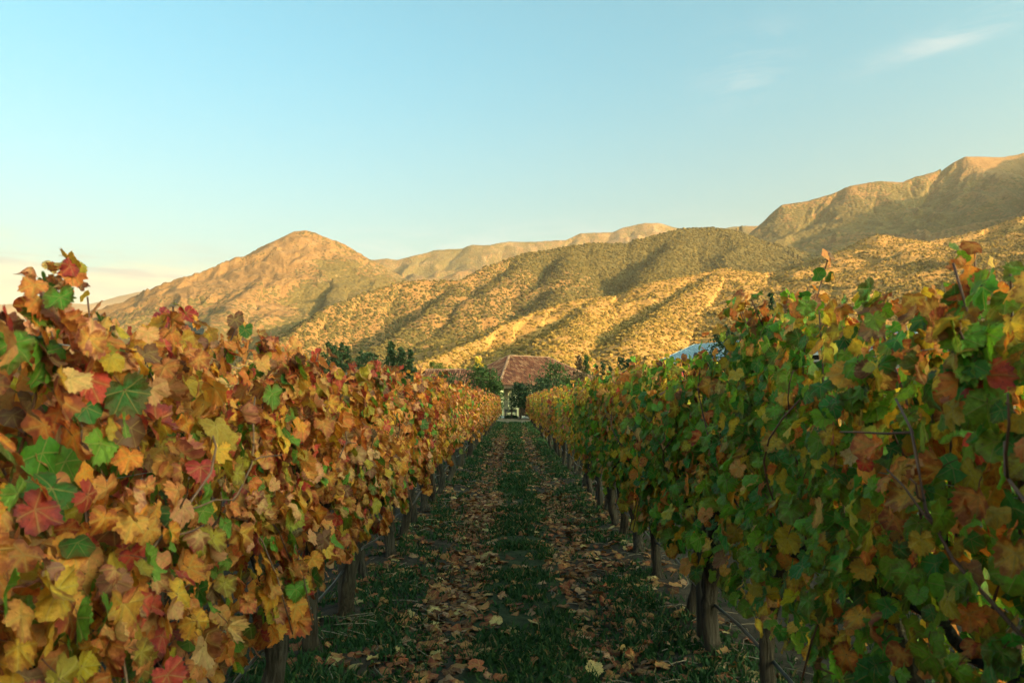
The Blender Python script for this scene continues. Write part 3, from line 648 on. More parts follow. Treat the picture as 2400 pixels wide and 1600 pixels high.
def vine_base(x, y, label, group, k, rng):
    t = empty('grapevine', (x, y, float(gz(x, y))), label, 'grapevine', group)
    tr = link('trunk', TRUNKS[k % len(TRUNKS)], t); tr.rotation_euler.z = (k * 2.399) % 6.28
    for a in ARMS[k % len(ARMS)]: link('cordon', a, t)
    return t
N_NEAR = 12
def near_vine(x, y, side, mixname, label, group, k, seed, top, bottom):
    """side: +1 when the path lies on the vine's +x side. Leaves toward the path and on top are single objects, the rest one mass."""
    rng = np.random.default_rng(seed); t = vine_base(x, y, label, group, k, rng)
    canes = make_canes(rng, 10, top, tallp=0.0 if y < 2.2 else 0.12)
    for c in canes: link('cane', cane_mesh(c), t)
    for _ in range(1):
        y0 = rng.uniform(-0.4, 0.4); tt = np.linspace(0, 1, 8); dy = rng.choice([-1, 1]) * rng.uniform(0.15, 0.55); q0 = rng.uniform(0.05, 0.5)
        c = np.c_[side * (0.10 + 0.23 * np.sin(tt * 1.9 + 0.2) ** 1.0) + 0.012 * np.sin(tt * 9 + y0 * 20), y0 + dy * tt ** 1.2 + 0.03 * np.sin(tt * 8 + q0 * 9), 0.86 + (top - 0.1 - 0.86) * tt * (0.7 + q0 * 0.4) - 0.1 * tt ** 3]
        link('cane', cane_mesh(c, 0.005, 6), t)
        k2 = 4
        for _k in range(3):      # side shoots
            q = cane_curve(c, np.array([rng.uniform(0.25, 0.9)]))[0]; e = q + np.array((side * rng.uniform(-0.02, 0.07), rng.normal(0, 0.13), rng.uniform(-0.02, 0.15)))
            link('cane', cane_mesh(np.linspace(q, e, 4) + rng.normal(0, 0.004, (4, 3)), 0.0032, 5), t)
    P, d, nn, sz = canopy(rng, canes, 1500 if y < 3.2 else 1250, top, bottom)
    topf = np.clip((P[:, 2] - top + 0.3) / 0.3, 0, 1)
    col, idx = pick_colors(rng, len(P), mixname, topf)
    if side < 0:         # the greener row: shaded lower leaves have not turned yet
        c2, i2 = pick_colors(rng, len(P), 'green'); low = rng.random(len(P)) < np.clip((1.52 - P[:, 2]) / 0.5, 0, 0.85)
        col = np.where(low[:, None], c2, col); idx = np.where(low, i2, idx)
    R = frames(d, nn)
    score = P[:, 0] * side * 1.0 + 0.7 * topf * 0.3 + 0.03 * rng.standard_normal(len(P))
    order = np.argsort(-score); pick = order[:298]; rest = order[298:]
    P[:, 0] = np.where(P[:, 0] * side > 0.31, side * (0.31 + 0.25 * (P[:, 0] * side - 0.31)), P[:, 0])      # the row was trimmed
    if y < 3.2: sz = sz * 0.86
    for q in pick:
        dryish = PN[idx[q]] in ('rust', 'brown', 'pink', 'tan') and rng.random() < 0.45
        me = (CRISP if dryish else LEAVES)[rng.integers(0, 5 if dryish else len(LEAVES))]
        o = bpy.data.objects.new('leaf', me); COL.objects.link(o); o.parent = t
        m = Matrix(R[q].tolist()); o.rotation_euler = m.to_euler(); o.location = P[q]; s = sz[q] * (0.98 + 0.2 * rng.random()); o.scale = (s, s, s)
        o.color = (*col[q], 1)
    fo = link('foliage', leaf_mass('foliage', P[rest], R[rest], sz[rest], col[rest], rng, M_FOL), t); fo['kind'] = 'stuff'
    return t
def far_vine(x, y, mixname, label, group, k, tall, flip):
    t = vine_base(x, y, label, group, k, None)
    f, c = far_parts(mixname, k % 6, tall)
    for me, nm in ((f, 'foliage'), (c, 'cane_tangle')):
        o = link(nm, me, t); o['kind'] = 'stuff'
        if flip: o.rotation_euler.z = math.pi
    return t

XROW = 1.2; SP = 0.92; NV = 54
def vine_mix(row, y, rng):
    u = rng.random()
    if row == 'L': return 'fire' if (y < 9 and u < 0.75) else ('amber' if u < 0.7 else ('fire'))
    if 1.2 < y < 2.2: return 'ember'
    if y < 5.0: return 'green' if u < 0.6 else 'mixed'
    if y < 9: return 'mixed' if u < 0.6 else ('gold' if u < 0.8 else 'green')
    if y < 16: return 'gold' if u < 0.7 else 'mixed'
    return 'gold' if u < 0.5 else ('amber' if u < 0.85 else 'fire')
for row, sx in (('L', -1), ('R', 1)):
    rr = np.random.default_rng(21 if row == 'L' else 22)
    rowword = 'orange-leaved' if row == 'L' else 'greener'
    for k in range(NV):
        y = 0.72 + SP * k + (rr.normal(0, 0.07) if k > 1 else 0); x = sx * XROW + rr.normal(0, 0.025)
        mixname = vine_mix(row, y, rr); top = (1.68 if row == 'L' else 1.74) + rr.normal(0, 0.03)
        if row == 'R': top += 0.08 if y < 2.2 else 0.15 if y < 3.7 else (-0.05 if 3.9 < y < 4.9 else 0.07 if 4.9 < y < 6.8 else 0.0)
        if row == 'L' and y < 4.2: top += 0.03 if y < 1.3 else 0.10
        label = f"gnarled grapevine with {MIX_WORDS[mixname]} leaves, {ordinal(k + 1)} along the {rowword} row beside the path"
        group = 'grapevines in the two rows beside the path'
        if k < N_NEAR: near_vine(x, y, -sx, mixname, label, group, k + (3 if row == 'R' else 0), 1000 + k + (500 if row == 'R' else 0), top, (0.34 if k < 4 else 0.52 if k < 5 else 0.66) if row == 'L' else (0.50 if k < 7 else 0.64))
        else: far_vine(x, y, mixname, label, group, k * (3 if row == 'R' else 2) + k // 3, 0.0 if rr.random() < 0.6 else 0.08, rr.random() < 0.5)
# the next row on either side, glimpsed under and through the leaf walls
for sx, word in ((-1, 'orange-leaved'), (1, 'greener')):
    rr = np.random.default_rng(31 + sx)
    for k in range(24):
        y = 2.4 + SP * 1.0 * k + rr.normal(0, 0.06); x = sx * 3.6
        mixname = vine_mix('L' if sx < 0 else 'R', y + 4, rr)
        far_vine(x, y, mixname, f"grapevine with {MIX_WORDS[mixname]} leaves glimpsed behind the {word} row, {ordinal(k + 1)} along its own row", 'grapevines in the rows behind', k * 2 + 1, 0.0, rr.random() < 0.5)

# posts, drip hoses, trellis wires
def post(x, y, label, rng):
    b = MB(); h = 1.72 + rng.normal(0, 0.04); lean = rng.normal(0, 0.02, 2); r = 0.043
    b.tube([(lean[0] * q, lean[1] * q, -0.1 + (h + 0.1) * q) for q in (0, .3, .6, .99, 1.0)], [r * 1.02, r, r * 0.98, r * 0.95, r * 0.8], 14)
    o = b.obj('wooden_post', M_POST, None, True); o.location = (x, y, float(gz(x, y))); o.rotation_euler.z = rng.random() * 6
    tag(o, label, 'post', 'wooden trellis posts in the vine rows')
pr = np.random.default_rng(8)
for sx, word, ylist in ((-1, 'orange-leaved', [5.3 + 5.5 * k for k in range(9)]), (1, 'greener', [4.75, 10.3, 15.9, 19.4, 25, 30.5, 36, 41.5, 47])):
    for k, y in enumerate(ylist): post(sx * 1.185, y, f"grey weathered wooden post, {ordinal(k + 1)} along the {word} vine row", pr)
for sx, word in ((-1, 'orange-leaved'), (1, 'greener')):
    b = MB(); ys_ = np.arange(0.0, 50.01, 0.5)
    b.tube([(sx * 1.19 + 0.006 * math.sin(y * 3), y, 0.33 + 0.025 * math.cos(y * 6.28 / 1.9) + 0.012 * math.sin(y * 1.3)) for y in ys_], 0.009, 8)
    tag(b.obj('drip_hose', M_HOSE, None, True), f"thin grey drip hose strung low along the trunks of the {word} row", 'hose')
    for z, nm in ((0.84, 'lowest'), (1.28, 'middle'), (1.66, 'top')):
        b = MB(); b.tube([(sx * 1.2, y, z + 0.008 * math.sin(y * 1.1)) for y in np.arange(0.0, 50.01, 1.0)], 0.0016, 5)
        tag(b.obj('trellis_wire', M_WIRE, None, True), f"{nm} trellis wire running through the leaves of the {word} row", 'wire')

# ------------------------------------------------------------------ fallen leaves and grass
def rand_flat(rng, n, tilt):
    a = rng.random(n) * 6.283; d = np.c_[np.cos(a), np.sin(a), tilt * rng.standard_normal(n)]
    nn = np.c_[tilt * rng.standard_normal(n), tilt * rng.standard_normal(n), np.ones(n)]
    return frames(d, nn)
DRYC = {'orange-brown': (0.42, 0.20, 0.085), 'dark brown': (0.16, 0.075, 0.045), 'pale yellow': (0.58, 0.43, 0.19), 'rust-red': (0.34, 0.115, 0.06), 'pinkish tan': (0.46, 0.265, 0.165)}
DN = list(DRYC); DW = np.array([34, 16, 12, 20, 18.]) / 100
def litter_x(rng, n):
    c = rng.choice(4, n, p=[.42, .26, .25, .07])
    x = np.where(c == 0, rng.normal(-0.44, 0.17, n), np.where(c == 1, rng.normal(0.62, 0.17, n), np.where(c == 2, rng.choice([-1, 1], n) * rng.normal(1.12, 0.2, n), rng.uniform(-1, 1, n))))
    return x
fr = np.random.default_rng(55)
n_single = 290
fy = 3.3 + 10.0 * np.linspace(0, 1, n_single) ** 1.25 + fr.normal(0, 0.15, n_single); fx = litter_x(fr, n_single)
Rf = rand_flat(fr, n_single, 0.22); ci = fr.choice(len(DN), n_single, p=DW)
for k in range(n_single):
    o = bpy.data.objects.new('fallen_leaf', FALLEN[fr.integers(0, len(FALLEN))]); COL.objects.link(o)
    s = 0.068 + 0.055 * fr.random(); o.location = (fx[k], fy[k], float(gz(fx[k], fy[k])) + 0.022); o.scale = (s, s, s)
    o.rotation_euler = Matrix(Rf[k].tolist()).to_euler(); c = np.array(DRYC[DN[ci[k]]]) * (0.8 + 0.4 * fr.random()); o.color = (*np.clip(c, 0, 1), 1)
    x = fx[k]; side_ = 'orange-leaved' if x < 0.06 else 'greener'
    nth = ordinal(int(np.clip(round((fy[k] - 0.72) / SP) + 1, 1, NV)))
    where = 'on the grass strip level with' if -0.3 < x < 0.36 else ('in the wheel track beside' if abs(x) < 0.9 else 'on the soil under')
    shape_ = ('flat', 'wavy', 'cupped', 'curled', 'curled', 'crumpled', 'crumpled', 'wavy')[FALLEN.index(o.data)]
    lab = f"{'large' if s > 0.098 else 'small'} {shape_} {DN[ci[k]]} fallen leaf {where} the {nth} {side_} vine"
    tag(o, lab, 'fallen leaf', lab.replace('fallen leaf', 'fallen leaves'))
n_l = 9000
ly = np.where(fr.random(n_l) < 0.35, 3 + 9 * fr.random(n_l), 9 + 39 * fr.random(n_l) ** 1.1); lx = litter_x(fr, n_l); lx = np.where(fr.random(n_l) < 0.12, fr.uniform(-4.6, 4.6, n_l), lx)
lx = np.where((ly > 15) & (fr.random(n_l) < 0.35), fr.uniform(-0.9, 0.9, n_l), lx)
lc = np.array([DRYC[DN[i]] for i in fr.choice(len(DN), n_l, p=[.36, .24, .05, .23, .12])]) * (0.6 + 0.45 * fr.random((n_l, 1)))
lP = np.c_[lx, ly, gz(lx, ly) + 0.008 + 0.015 * fr.random(n_l)]
tag(link('leaf_litter', leaf_mass('leaf_litter', lP, rand_flat(fr, n_l, 0.3), 0.05 + 0.06 * fr.random(n_l), lc, fr, M_LITTER)), kind='stuff')

def grass_mat():
    m, nt, out = new_mat('grass_blades'); t = NT(nt); a = t.n('ShaderNodeAttribute', attribute_name='Col')
    b = t.bsdf(a.outputs['Color'], 0.6, 0.25); tr = t.n('ShaderNodeBsdfTranslucent'); nt.links.new(a.outputs['Color'], tr.inputs[0])
    mx = t.n('ShaderNodeMixShader'); mx.inputs[0].default_value = 0.3
    nt.links.new(b, mx.inputs[1]); nt.links.new(tr.outputs[0], mx.inputs[2]); nt.links.new(mx.outputs[0], out.inputs[0]); return m
def grass():
    rng = np.random.default_rng(66); n0 = 330000
    y = 3.0 + 47 * rng.random(n0) ** 1.9; x = np.where(rng.random(n0) < 0.75, rng.uniform(-1.5, 1.5, n0), rng.uniform(-4.2, 4.2, n0))
    strip = np.exp(-((x - 0.06) / 0.30) ** 4) * 0.9; verge = 0.62 * np.exp(-((np.abs(x) - 0.95) / 0.22) ** 2) + 0.35 * (np.abs(x) > 1.5)
    clump = fbm(x * 2.3 + 5, y * 2.3, 3); wide = np.clip((6.5 - y) / 3, 0, 1) * 0.35
    dens = (strip + verge + wide + 0.08) * np.clip((clump - 0.36) * 5, 0.03, 1.0)
    dens *= np.where((y > 16) & (y < 30) & (np.abs(x) < 0.7), 0.45, 1.0)
    dens *= np.clip(1.25 - y / 32, 0.35, 1); keep = rng.random(n0) < dens; x, y, clump = x[keep], y[keep], clump[keep]; n = len(x)
    hgt = (0.025 + 0.05 * rng.random(n) ** 2 + 0.035 * np.clip(clump - 0.5, 0, 1)) * (1 + 0.02 * y); wd = (0.0035 + 0.003 * rng.random(n)) * (1 + 0.11 * np.clip(y - 5, 0, 40))
    broad = rng.random(n) < 0.35; wd = np.where(broad, wd * 2.8, wd); hgt = np.where(broad, hgt * 0.6, hgt)
    a = rng.random(n) * 6.283; ux, uy = np.cos(a), np.sin(a); lean = hgt * (0.3 + 0.9 * rng.random(n)); b = rng.random(n) * 6.283
    z = gz(x, y) - 0.005; vx = ux * wd; vy = uy * wd; lx_, ly_ = np.cos(b) * lean, np.sin(b) * lean
    V = np.stack([np.stack([x - vx, y - vy, z], -1), np.stack([x + vx, y + vy, z], -1),
                  np.stack([x + vx * .8 + lx_ * .4, y + vy * .8 + ly_ * .4, z + hgt * .65], -1), np.stack([x - vx * .8 + lx_ * .4, y - vy * .8 + ly_ * .4, z + hgt * .65], -1),
                  np.stack([x + lx_, y + ly_, z + hgt], -1)], 1).reshape(-1, 3)
    base = (np.arange(n) * 5)[:, None, None]; F = (np.array([(0, 1, 2), (0, 2, 3), (3, 2, 4)])[None] + base).reshape(-1, 3)
    g1 = np.array((0.012, 0.045, 0.014)); g2 = np.array((0.034, 0.085, 0.023)); q = rng.random((n, 1)); c = g1 * (1 - q) + g2 * q
    dry = rng.random(n) < 0.07; c = np.where(dry[:, None], np.array((0.22, 0.16, 0.07)) * (0.6 + 0.6 * q), c)
    col = np.repeat(np.c_[c, np.ones(n)][:, None], 5, 1).reshape(-1, 4)
    tag(link('grass', np_mesh('grass', V, F, grass_mat(), False, {'Col': ('FLOAT_COLOR', col)})), kind='stuff')
grass()
# twigs and dry stems on the soil
def twigs():
    rng = np.random.default_rng(12); b = MB()
    for k in range(420):
        x = rng.choice([-1, 1]) * rng.normal(1.0, 0.35); y = 3.2 + 14 * rng.random() ** 1.4; a = rng.random() * 6.28; L = rng.uniform(0.05, 0.28); z = float(gz(x, y)) + 0.012
        b.tube([(x, y, z), (x + math.cos(a) * L * .5, y + math.sin(a) * L * .5, z + 0.012), (x + math.cos(a + .2) * L, y + math.sin(a + .2) * L, z)], 0.0028, 4)
    o = b.obj('twigs', simple_mat('dry_twig', (0.16, 0.12, 0.09), (0.32, 0.26, 0.2), 5, 0.9)); tag(o, kind='stuff')
twigs()

# ------------------------------------------------------------------ house
M_PLASTER = simple_mat('cream_plaster', (0.50, 0.42, 0.25), (0.64, 0.55, 0.35), 1.3, 0.9, 0.2, 0.1)
M_DARKWOOD = simple_mat('dark_wood', (0.035, 0.02, 0.013), (0.09, 0.05, 0.03), 4, 0.7, 0.3, 0.2, (1, 1, 8))
M_GLASS = simple_mat('window_glass', (0.012, 0.016, 0.018), (0.03, 0.035, 0.04), 2, 0.08, 0.6)
M_STONE = simple_mat('garden_stone', (0.10, 0.085, 0.065), (0.24, 0.20, 0.16), 3, 0.9, 0.2, 0.4)
M_WHITEROCK = simple_mat('pale_rock', (0.42, 0.40, 0.36), (0.66, 0.63, 0.58), 3, 0.9, 0.2, 0.4)
def tile_mat():
    m, nt, out = new_mat('clay_tiles'); t = NT(nt); a = t.n('ShaderNodeAttribute', attribute_name='Col')
    n = t.noise(t.pos(), 9, 4); col = t.mix(t.ss(n, 0.3, 0.7, 0, 0.5), a.outputs['Color'], t.mix(1.0, a.outputs['Color'], (0.5, 0.45, 0.42), 'MULTIPLY'))
    nt.links.new(t.bsdf(col, 0.85, 0.2, t.bump(n, 0.3, 0.02)), out.inputs[0]); return m
M_TILE = tile_mat()
def tiled_face(poly, rng, tw=0.22, tl=0.36):
    """Barrel tiles covering a planar roof face; poly[0]-poly[1] is the eave."""
    P = [Vector(p) for p in poly]; ex = (P[1] - P[0]).normalized(); nrm = ex.cross(P[2] - P[0]).normalized()
    if nrm.z < 0: nrm = -nrm
    sy = nrm.cross(ex).normalized()
    if sy.z < 0: sy = -sy
    Q = [((p - P[0]).dot(ex), (p - P[0]).dot(sy)) for p in P]
    def span(v):
        xs_ = []
        for (a, b), (c, d) in zip(Q, Q[1:] + Q[:1]):
            if (b - v) * (d - v) < 0 or (b == v): xs_.append(a + (c - a) * ((v - b) / (d - b) if d != b else 0))
        return (min(xs_), max(xs_)) if len(xs_) > 1 else None
    vmax = max(q[1] for q in Q); V, F, C = [], [], []
    row = 0
    while row * tl < vmax:
        v0 = row * tl; v1 = min(v0 + tl * 1.12, vmax + 0.03); sp = span(v0 + tl * 0.5 if v0 + tl * .5 < vmax else v0 + 1e-3)
        if sp:
            k = math.floor(sp[0] / tw)
            while k * tw < sp[1]:
                u = k * tw + tw / 2
                if sp[0] - tw * .3 <= u <= sp[1] + tw * .3:
                    c = np.array(((0.24, 0.078, 0.045), (0.30, 0.115, 0.065), (0.18, 0.062, 0.042), (0.36, 0.165, 0.095))[rng.integers(0, 4)]) * rng.uniform(0.75, 1.15)
                    j = rng.normal(0, 0.008)
                    b = len(V); n = 5
                    for vv, lift, ww in ((v0 - 0.02, 0.045 + j, 1.0), (v1, 0.012, 0.86)):
                        for i in range(n):
                            a = math.pi * i / (n - 1); p = P[0] + ex * (u - math.cos(a) * tw * 0.52 * ww) + sy * vv + nrm * (lift + math.sin(a) * tw * 0.42)
                            V.append(p[:]); C.append((*c, 1))
                    F += [(b + i, b + i + 1, b + n + i + 1, b + n + i) for i in range(n - 1)]
                k += 1
        row += 1
    return V, F, C
def tile_roof(faces, name, parent, rng):
    V, F, C = [], [], []
    for f in faces:
        v, q, c = tiled_face(f, rng); b = len(V); V += v; C += c; F += [tuple(i + b for i in k) for k in q]
    o = link(name, np_mesh(name, V, F, M_TILE, True, {'Col': ('FLOAT_COLOR', C)}), parent); o['kind'] = 'stuff'
    return o
def ridge_caps(lines, name, parent, rng):
    V, F, C = [], [], []
    for a, b in lines:
        a, b = Vector(a), Vector(b); n = max(2, int((b - a).length / 0.34)); d = (b - a).normalized(); s = d.cross(Vector((0, 0, 1))).normalized(); up = s.cross(d)
        for k in range(n):
            p = a + (b - a) * (k / n); q = a + (b - a) * ((k + 1.12) / n); c = np.array((0.42, 0.22, 0.14)) * rng.uniform(0.75, 1.15); i0 = len(V)
            for pp, r in ((p, 0.15), (q, 0.125)):
                for i in range(6): t = math.pi * i / 5; V.append((pp + s * math.cos(t) * r + up * (math.sin(t) * r * 0.9 + 0.03))[:]); C.append((*c, 1))
            F += [(i0 + i, i0 + i + 1, i0 + 7 + i, i0 + 6 + i) for i in range(5)]
    o = link(name, np_mesh(name, V, F, M_TILE, True, {'Col': ('FLOAT_COLOR', C)}), parent)
    return o
def house():
    rng = np.random.default_rng(3)
    FL = Vector((-1.25, 62.0, 2.72)); E1 = Vector((-0.43, 68.0, 5.52)); E2 = Vector((3.35, 71.0, 5.52))
    BL = Vector((-6.45, 68.9, 2.72)); FR = Vector((9.35, 70.1, 2.72)); BR = Vector((4.2, 77.0, 2.72))
    t = empty('tiled_house', (2, 66, 0), 'low cream house with a red clay tile hip roof at the end of the path', 'house'); o0 = Vector((2, 66, 0))
    L = lambda p: tuple(Vector(p) - o0)
    under = MB()
    for f in ((FL, FR, E2, E1), (BL, FL, E1), (BR, BL, E1, E2), (FR, BR, E2)): under.add([L(p) for p in f], [tuple(range(len(f)))])
    rf = under.obj('roof', M_DARKWOOD, t)
    tiles = tile_roof([[L(p) for p in f] for f in ((FL, FR, E2, E1), (BL, FL, E1), (BR, BL, E1, E2), (FR, BR, E2))], 'roof_tiles', rf, rng)
    ridge_caps([[L(a), L(b)] for a, b in ((FL, E1), (BL, E1), (E1, E2), (FR, E2), (BR, E2))], 'ridge_tiles', rf, rng)
    fasc = MB()
    for a, b in ((FL, FR), (BL, FL), (FR, BR), (BR, BL)):
        a, b = Vector(L(a)), Vector(L(b)); d = (b - a).normalized(); ang = math.atan2(d.y, d.x); fasc.box((0, -0.03, -0.24), ((b - a).length, 0.03, 0.0), ang, a)
    fasc.obj('fascia', M_DARKWOOD, rf)
    # walls set back under the eaves
    u = (FR - FL).normalized(); v = (BL - FL).normalized(); ang = math.atan2(u.y, u.x)
    c0 = FL + (u * 1.9 + v * 0.9); base = Vector((c0.x, c0.y, 0)) - o0
    wall = MB(); Lf = (FR - FL).length - 2.8; Ls = (BL - FL).length - 1.8
    # front wall with a door and a window opening: built from piers and lintels
    def wseg(x0, x1, z0, z1): wall.box((x0, 0, z0), (x1, 0.25, z1), ang, base)
    wseg(0, 0.9, 0, 2.9); wseg(0.9, 2.0, 2.15, 2.9); wseg(2.0, 3.4, 0, 2.9); wseg(3.4, 5.0, 0, 0.9); wseg(3.4, 5.0, 2.1, 2.9); wseg(5.0, Lf, 0, 2.9)
    def sbox(mb, x0, x1, y0, y1, z0, z1): mb.box((x0, y0, z0), (x1, y1, z1), ang, base)
    sbox(wall, -0.25, -0.003, 0.0, Ls, 0, 2.9); sbox(wall, Lf + .003, Lf + .25, 0.0, Ls, 0, 2.9); sbox(wall, 0, Lf, Ls, Ls + 0.25, 0, 2.9)
    wall.obj('wall', M_PLASTER, t)
    d = MB(); sbox(d, 0.92, 1.98, 0.12, 0.17, 0.02, 2.13); dr = d.obj('door', M_DARKWOOD, t)
    h = MB(); sbox(h, 1.84, 1.90, 0.06, 0.115, 1.0, 1.14); h.obj('handle', M_STONE, dr)
    fr_ = MB()
    for q in ((3.42, 3.5, .92, 2.08), (4.9, 4.98, .92, 2.08), (3.5, 4.9, 2.0, 2.08), (3.5, 4.9, .92, 1.0), (4.16, 4.24, 1.0, 2.0)): sbox(fr_, q[0], q[1], 0.05, 0.13, q[2], q[3])
    wf = fr_.obj('window', M_DARKWOOD, t); g = MB(); sbox(g, 3.5, 4.16, 0.085, 0.095, 1.0, 2.0); g.obj('pane', M_GLASS, wf); g = MB(); sbox(g, 4.24, 4.9, 0.085, 0.095, 1.0, 2.0); g.obj('pane', M_GLASS, wf)
    # veranda posts: plastered pillars along the front eave
    for k, s_ in enumerate((0.45, 3.6, 6.8, 9.9)):
        p = FL + u * s_ + v * 0.35 - o0; b = MB(); b.box((-0.17, -0.17, 0), (0.17, 0.17, 2.48), ang, (p.x, p.y, 0)); b.box((-0.23, -0.23, 0), (0.23, 0.23, 0.2), ang, (p.x, p.y, 0.0)) if False else None
        pl = b.obj('pillar', M_PLASTER, t); bb = MB(); bb.box((-0.22, -0.22, 0.003), (0.22, 0.22, 0.22), ang, (p.x, p.y, 0)); bb.obj('plinth', M_STONE, pl)
    bm = MB(); p = FL + u * 0.2 + v * 0.35 - o0; bm.box((0, -0.1, 2.482), ((FR - FL).length - 0.6, 0.1, 2.62), ang, (p.x, p.y, 0)); bm.obj('beam', M_DARKWOOD, t)
    fl = MB(); p = FL + u * 0.1 + v * 0.1 - o0; fl.box((0, 0, 0.01), ((FR - FL).length - 0.3, 1.2, 0.1), ang, (p.x, p.y, 0)); fl.obj('porch_floor', M_STONE, t)
    # lower wing on the far left
    tw = empty('house_wing', (-6, 66, 0), 'lower tile roofed wing of the house behind the clipped shrubs', 'house'); o1 = Vector((-6, 66, 0)); K = lambda p: tuple(Vector(p) - o1)
    A, B = Vector((-3.2, 64.4, 2.35)), Vector((-9.2, 64.8, 2.35)); R1, R2 = Vector((-3.4, 68.0, 4.25)), Vector((-8.0, 68.3, 4.25)); Cb, Db = Vector((-3.6, 71.6, 2.35)), Vector((-9.4, 71.8, 2.35))
    un = MB()
    for f in ((B, A, R1, R2), (Cb, Db, R2, R1), (Db, B, R2)): un.add([K(p) for p in f], [tuple(range(len(f)))])
    rf2 = un.obj('roof', M_DARKWOOD, tw); tile_roof([[K(p) for p in f] for f in ((B, A, R1, R2), (Cb, Db, R2, R1), (Db, B, R2))], 'roof_tiles', rf2, rng)
    ridge_caps([[K(R2), K(R1)], [K(B), K(R2)], [K(Db), K(R2)]], 'ridge_tiles', rf2, rng)
    wl_ = MB(); wl_.box((-2.9, -0.9, 0), (2.3, 4.9, 2.38)); wl_.obj('wall', M_PLASTER, tw)
house()

# buildings glimpsed over the vines
M_METAL = None
def metal_roof():
    m, nt, out = new_mat('blue_grey_metal_roof'); t = NT(nt); n = t.noise(t.pos(), 1.2, 4)
    col = t.mix(t.ss(n, 0.3, 0.7), (0.12, 0.18, 0.25), (0.16, 0.225, 0.30)); nt.links.new(t.bsdf(col, 0.6, 0.25, None, 0.0), out.inputs[0]); return m
M_METAL = metal_roof()
M_WHITE = simple_mat('white_paint', (0.66, 0.66, 0.63), (0.8, 0.8, 0.78), 3, 0.6, 0.3)
M_CHAR = simple_mat('charcoal_cladding', (0.018, 0.02, 0.024), (0.05, 0.052, 0.058), 3, 0.7, 0.3)
def shed():
    R1, R2 = Vector((17.4, 71.0, 6.85)), Vector((29.3, 51.5, 6.85)); d = (R2 - R1); d.z = 0; d.normalize(); n = Vector((-d.y, d.x, 0))
    if n.y > 0: n = -n                                      # n points to the camera side
    t = empty('metal_roof_shed', (22, 62, 0), 'long dark shed with a blue-grey metal gable roof behind the greener vines', 'shed'); o0 = Vector((22, 62, 0)); L = lambda p: tuple(p - o0)
    W = 4.6; H = 5.15; hz = Vector((0, 0, H - 6.85)); th = Vector((0, 0, -0.12))
    roof = MB()
    for s in (1, -1):
        a, b, c, e = R1, R2, R2 + n * W * s + hz, R1 + n * W * s + hz
        roof.add([L(p) for p in (a, b, c, e, a + th, b + th, c + th, e + th)], [(0, 1, 2, 3), (7, 6, 5, 4), (0, 4, 5, 1), (1, 5, 6, 2), (2, 6, 7, 3), (3, 7, 4, 0)])
    rf = roof.obj('roof', M_METAL, t)
    seams = MB(); Lr = (R2 - R1).length; up = Vector((0, 0, 0.045))
    for k in range(int(Lr / 0.5)):
        p = R1 + d * (0.25 + 0.5 * k)
        for s in (1, -1):
            a, c = p, p + n * W * s + hz; q = d * 0.02
            seams.add([L(x) for x in (a - q, a + q, c + q, c - q, a - q + up, a + q + up, c + q + up, c - q + up)], [(4, 5, 6, 7), (0, 4, 7, 3), (1, 2, 6, 5), (2, 3, 7, 6)])
    o = seams.obj('standing_seams', M_METAL, rf)
    w_ = MB(); ang = math.atan2(d.y, d.x); p = R1 - o0 + d * 0.5; s = W - 0.6
    w_.box((0, -s, 0), (Lr - 1.0, s, 5.2), ang, (p.x, p.y, 0)); wl_ = w_.obj('wall', M_CHAR, t)
    g = MB()
    for q in (R1 + d * 0.5, R2 - d * 0.5):
        k = -0.01 if q.y > 60 else 0.01
        g.add([L(Vector((q.x, q.y, 5.2)) + n * s), L(Vector((q.x, q.y, 5.2)) - n * s), L(Vector((q.x, q.y, 6.7)))], [(0, 1, 2)])
    g.obj('gable', M_CHAR, t)
    fa = MB()
    for s_ in (1, -1):
        e = R1 + n * (W * s_) + hz - o0; fa.box((0, -0.03, -0.34), (Lr, 0.03, -0.125), ang, e)
        for q in (R1 - d * 0.04, R2 + d * 0.04):
            a = q + Vector((0, 0, 0.02)); c = q + n * W * s_ + hz + Vector((0, 0, 0.02)); dn = Vector((0, 0, -0.3)); ww = d * 0.03
            fa.add([L(x) for x in (a - ww, c - ww, c - ww + dn, a - ww + dn, a + ww, c + ww, c + ww + dn, a + ww + dn)], [(0, 1, 2, 3), (7, 6, 5, 4), (0, 4, 5, 1), (3, 2, 6, 7)])
    fa.obj('fascia', M_WHITE, t)
    ln = MB(); p = R1 - o0 + d * 0.5 + n * (s + 0.02); ln.box((0, -0.02, 4.35), (Lr - 1.0, 0.02, 4.5), ang, (p.x, p.y, 0)); ln.obj('wall_rail', M_WHITE, t)
shed()
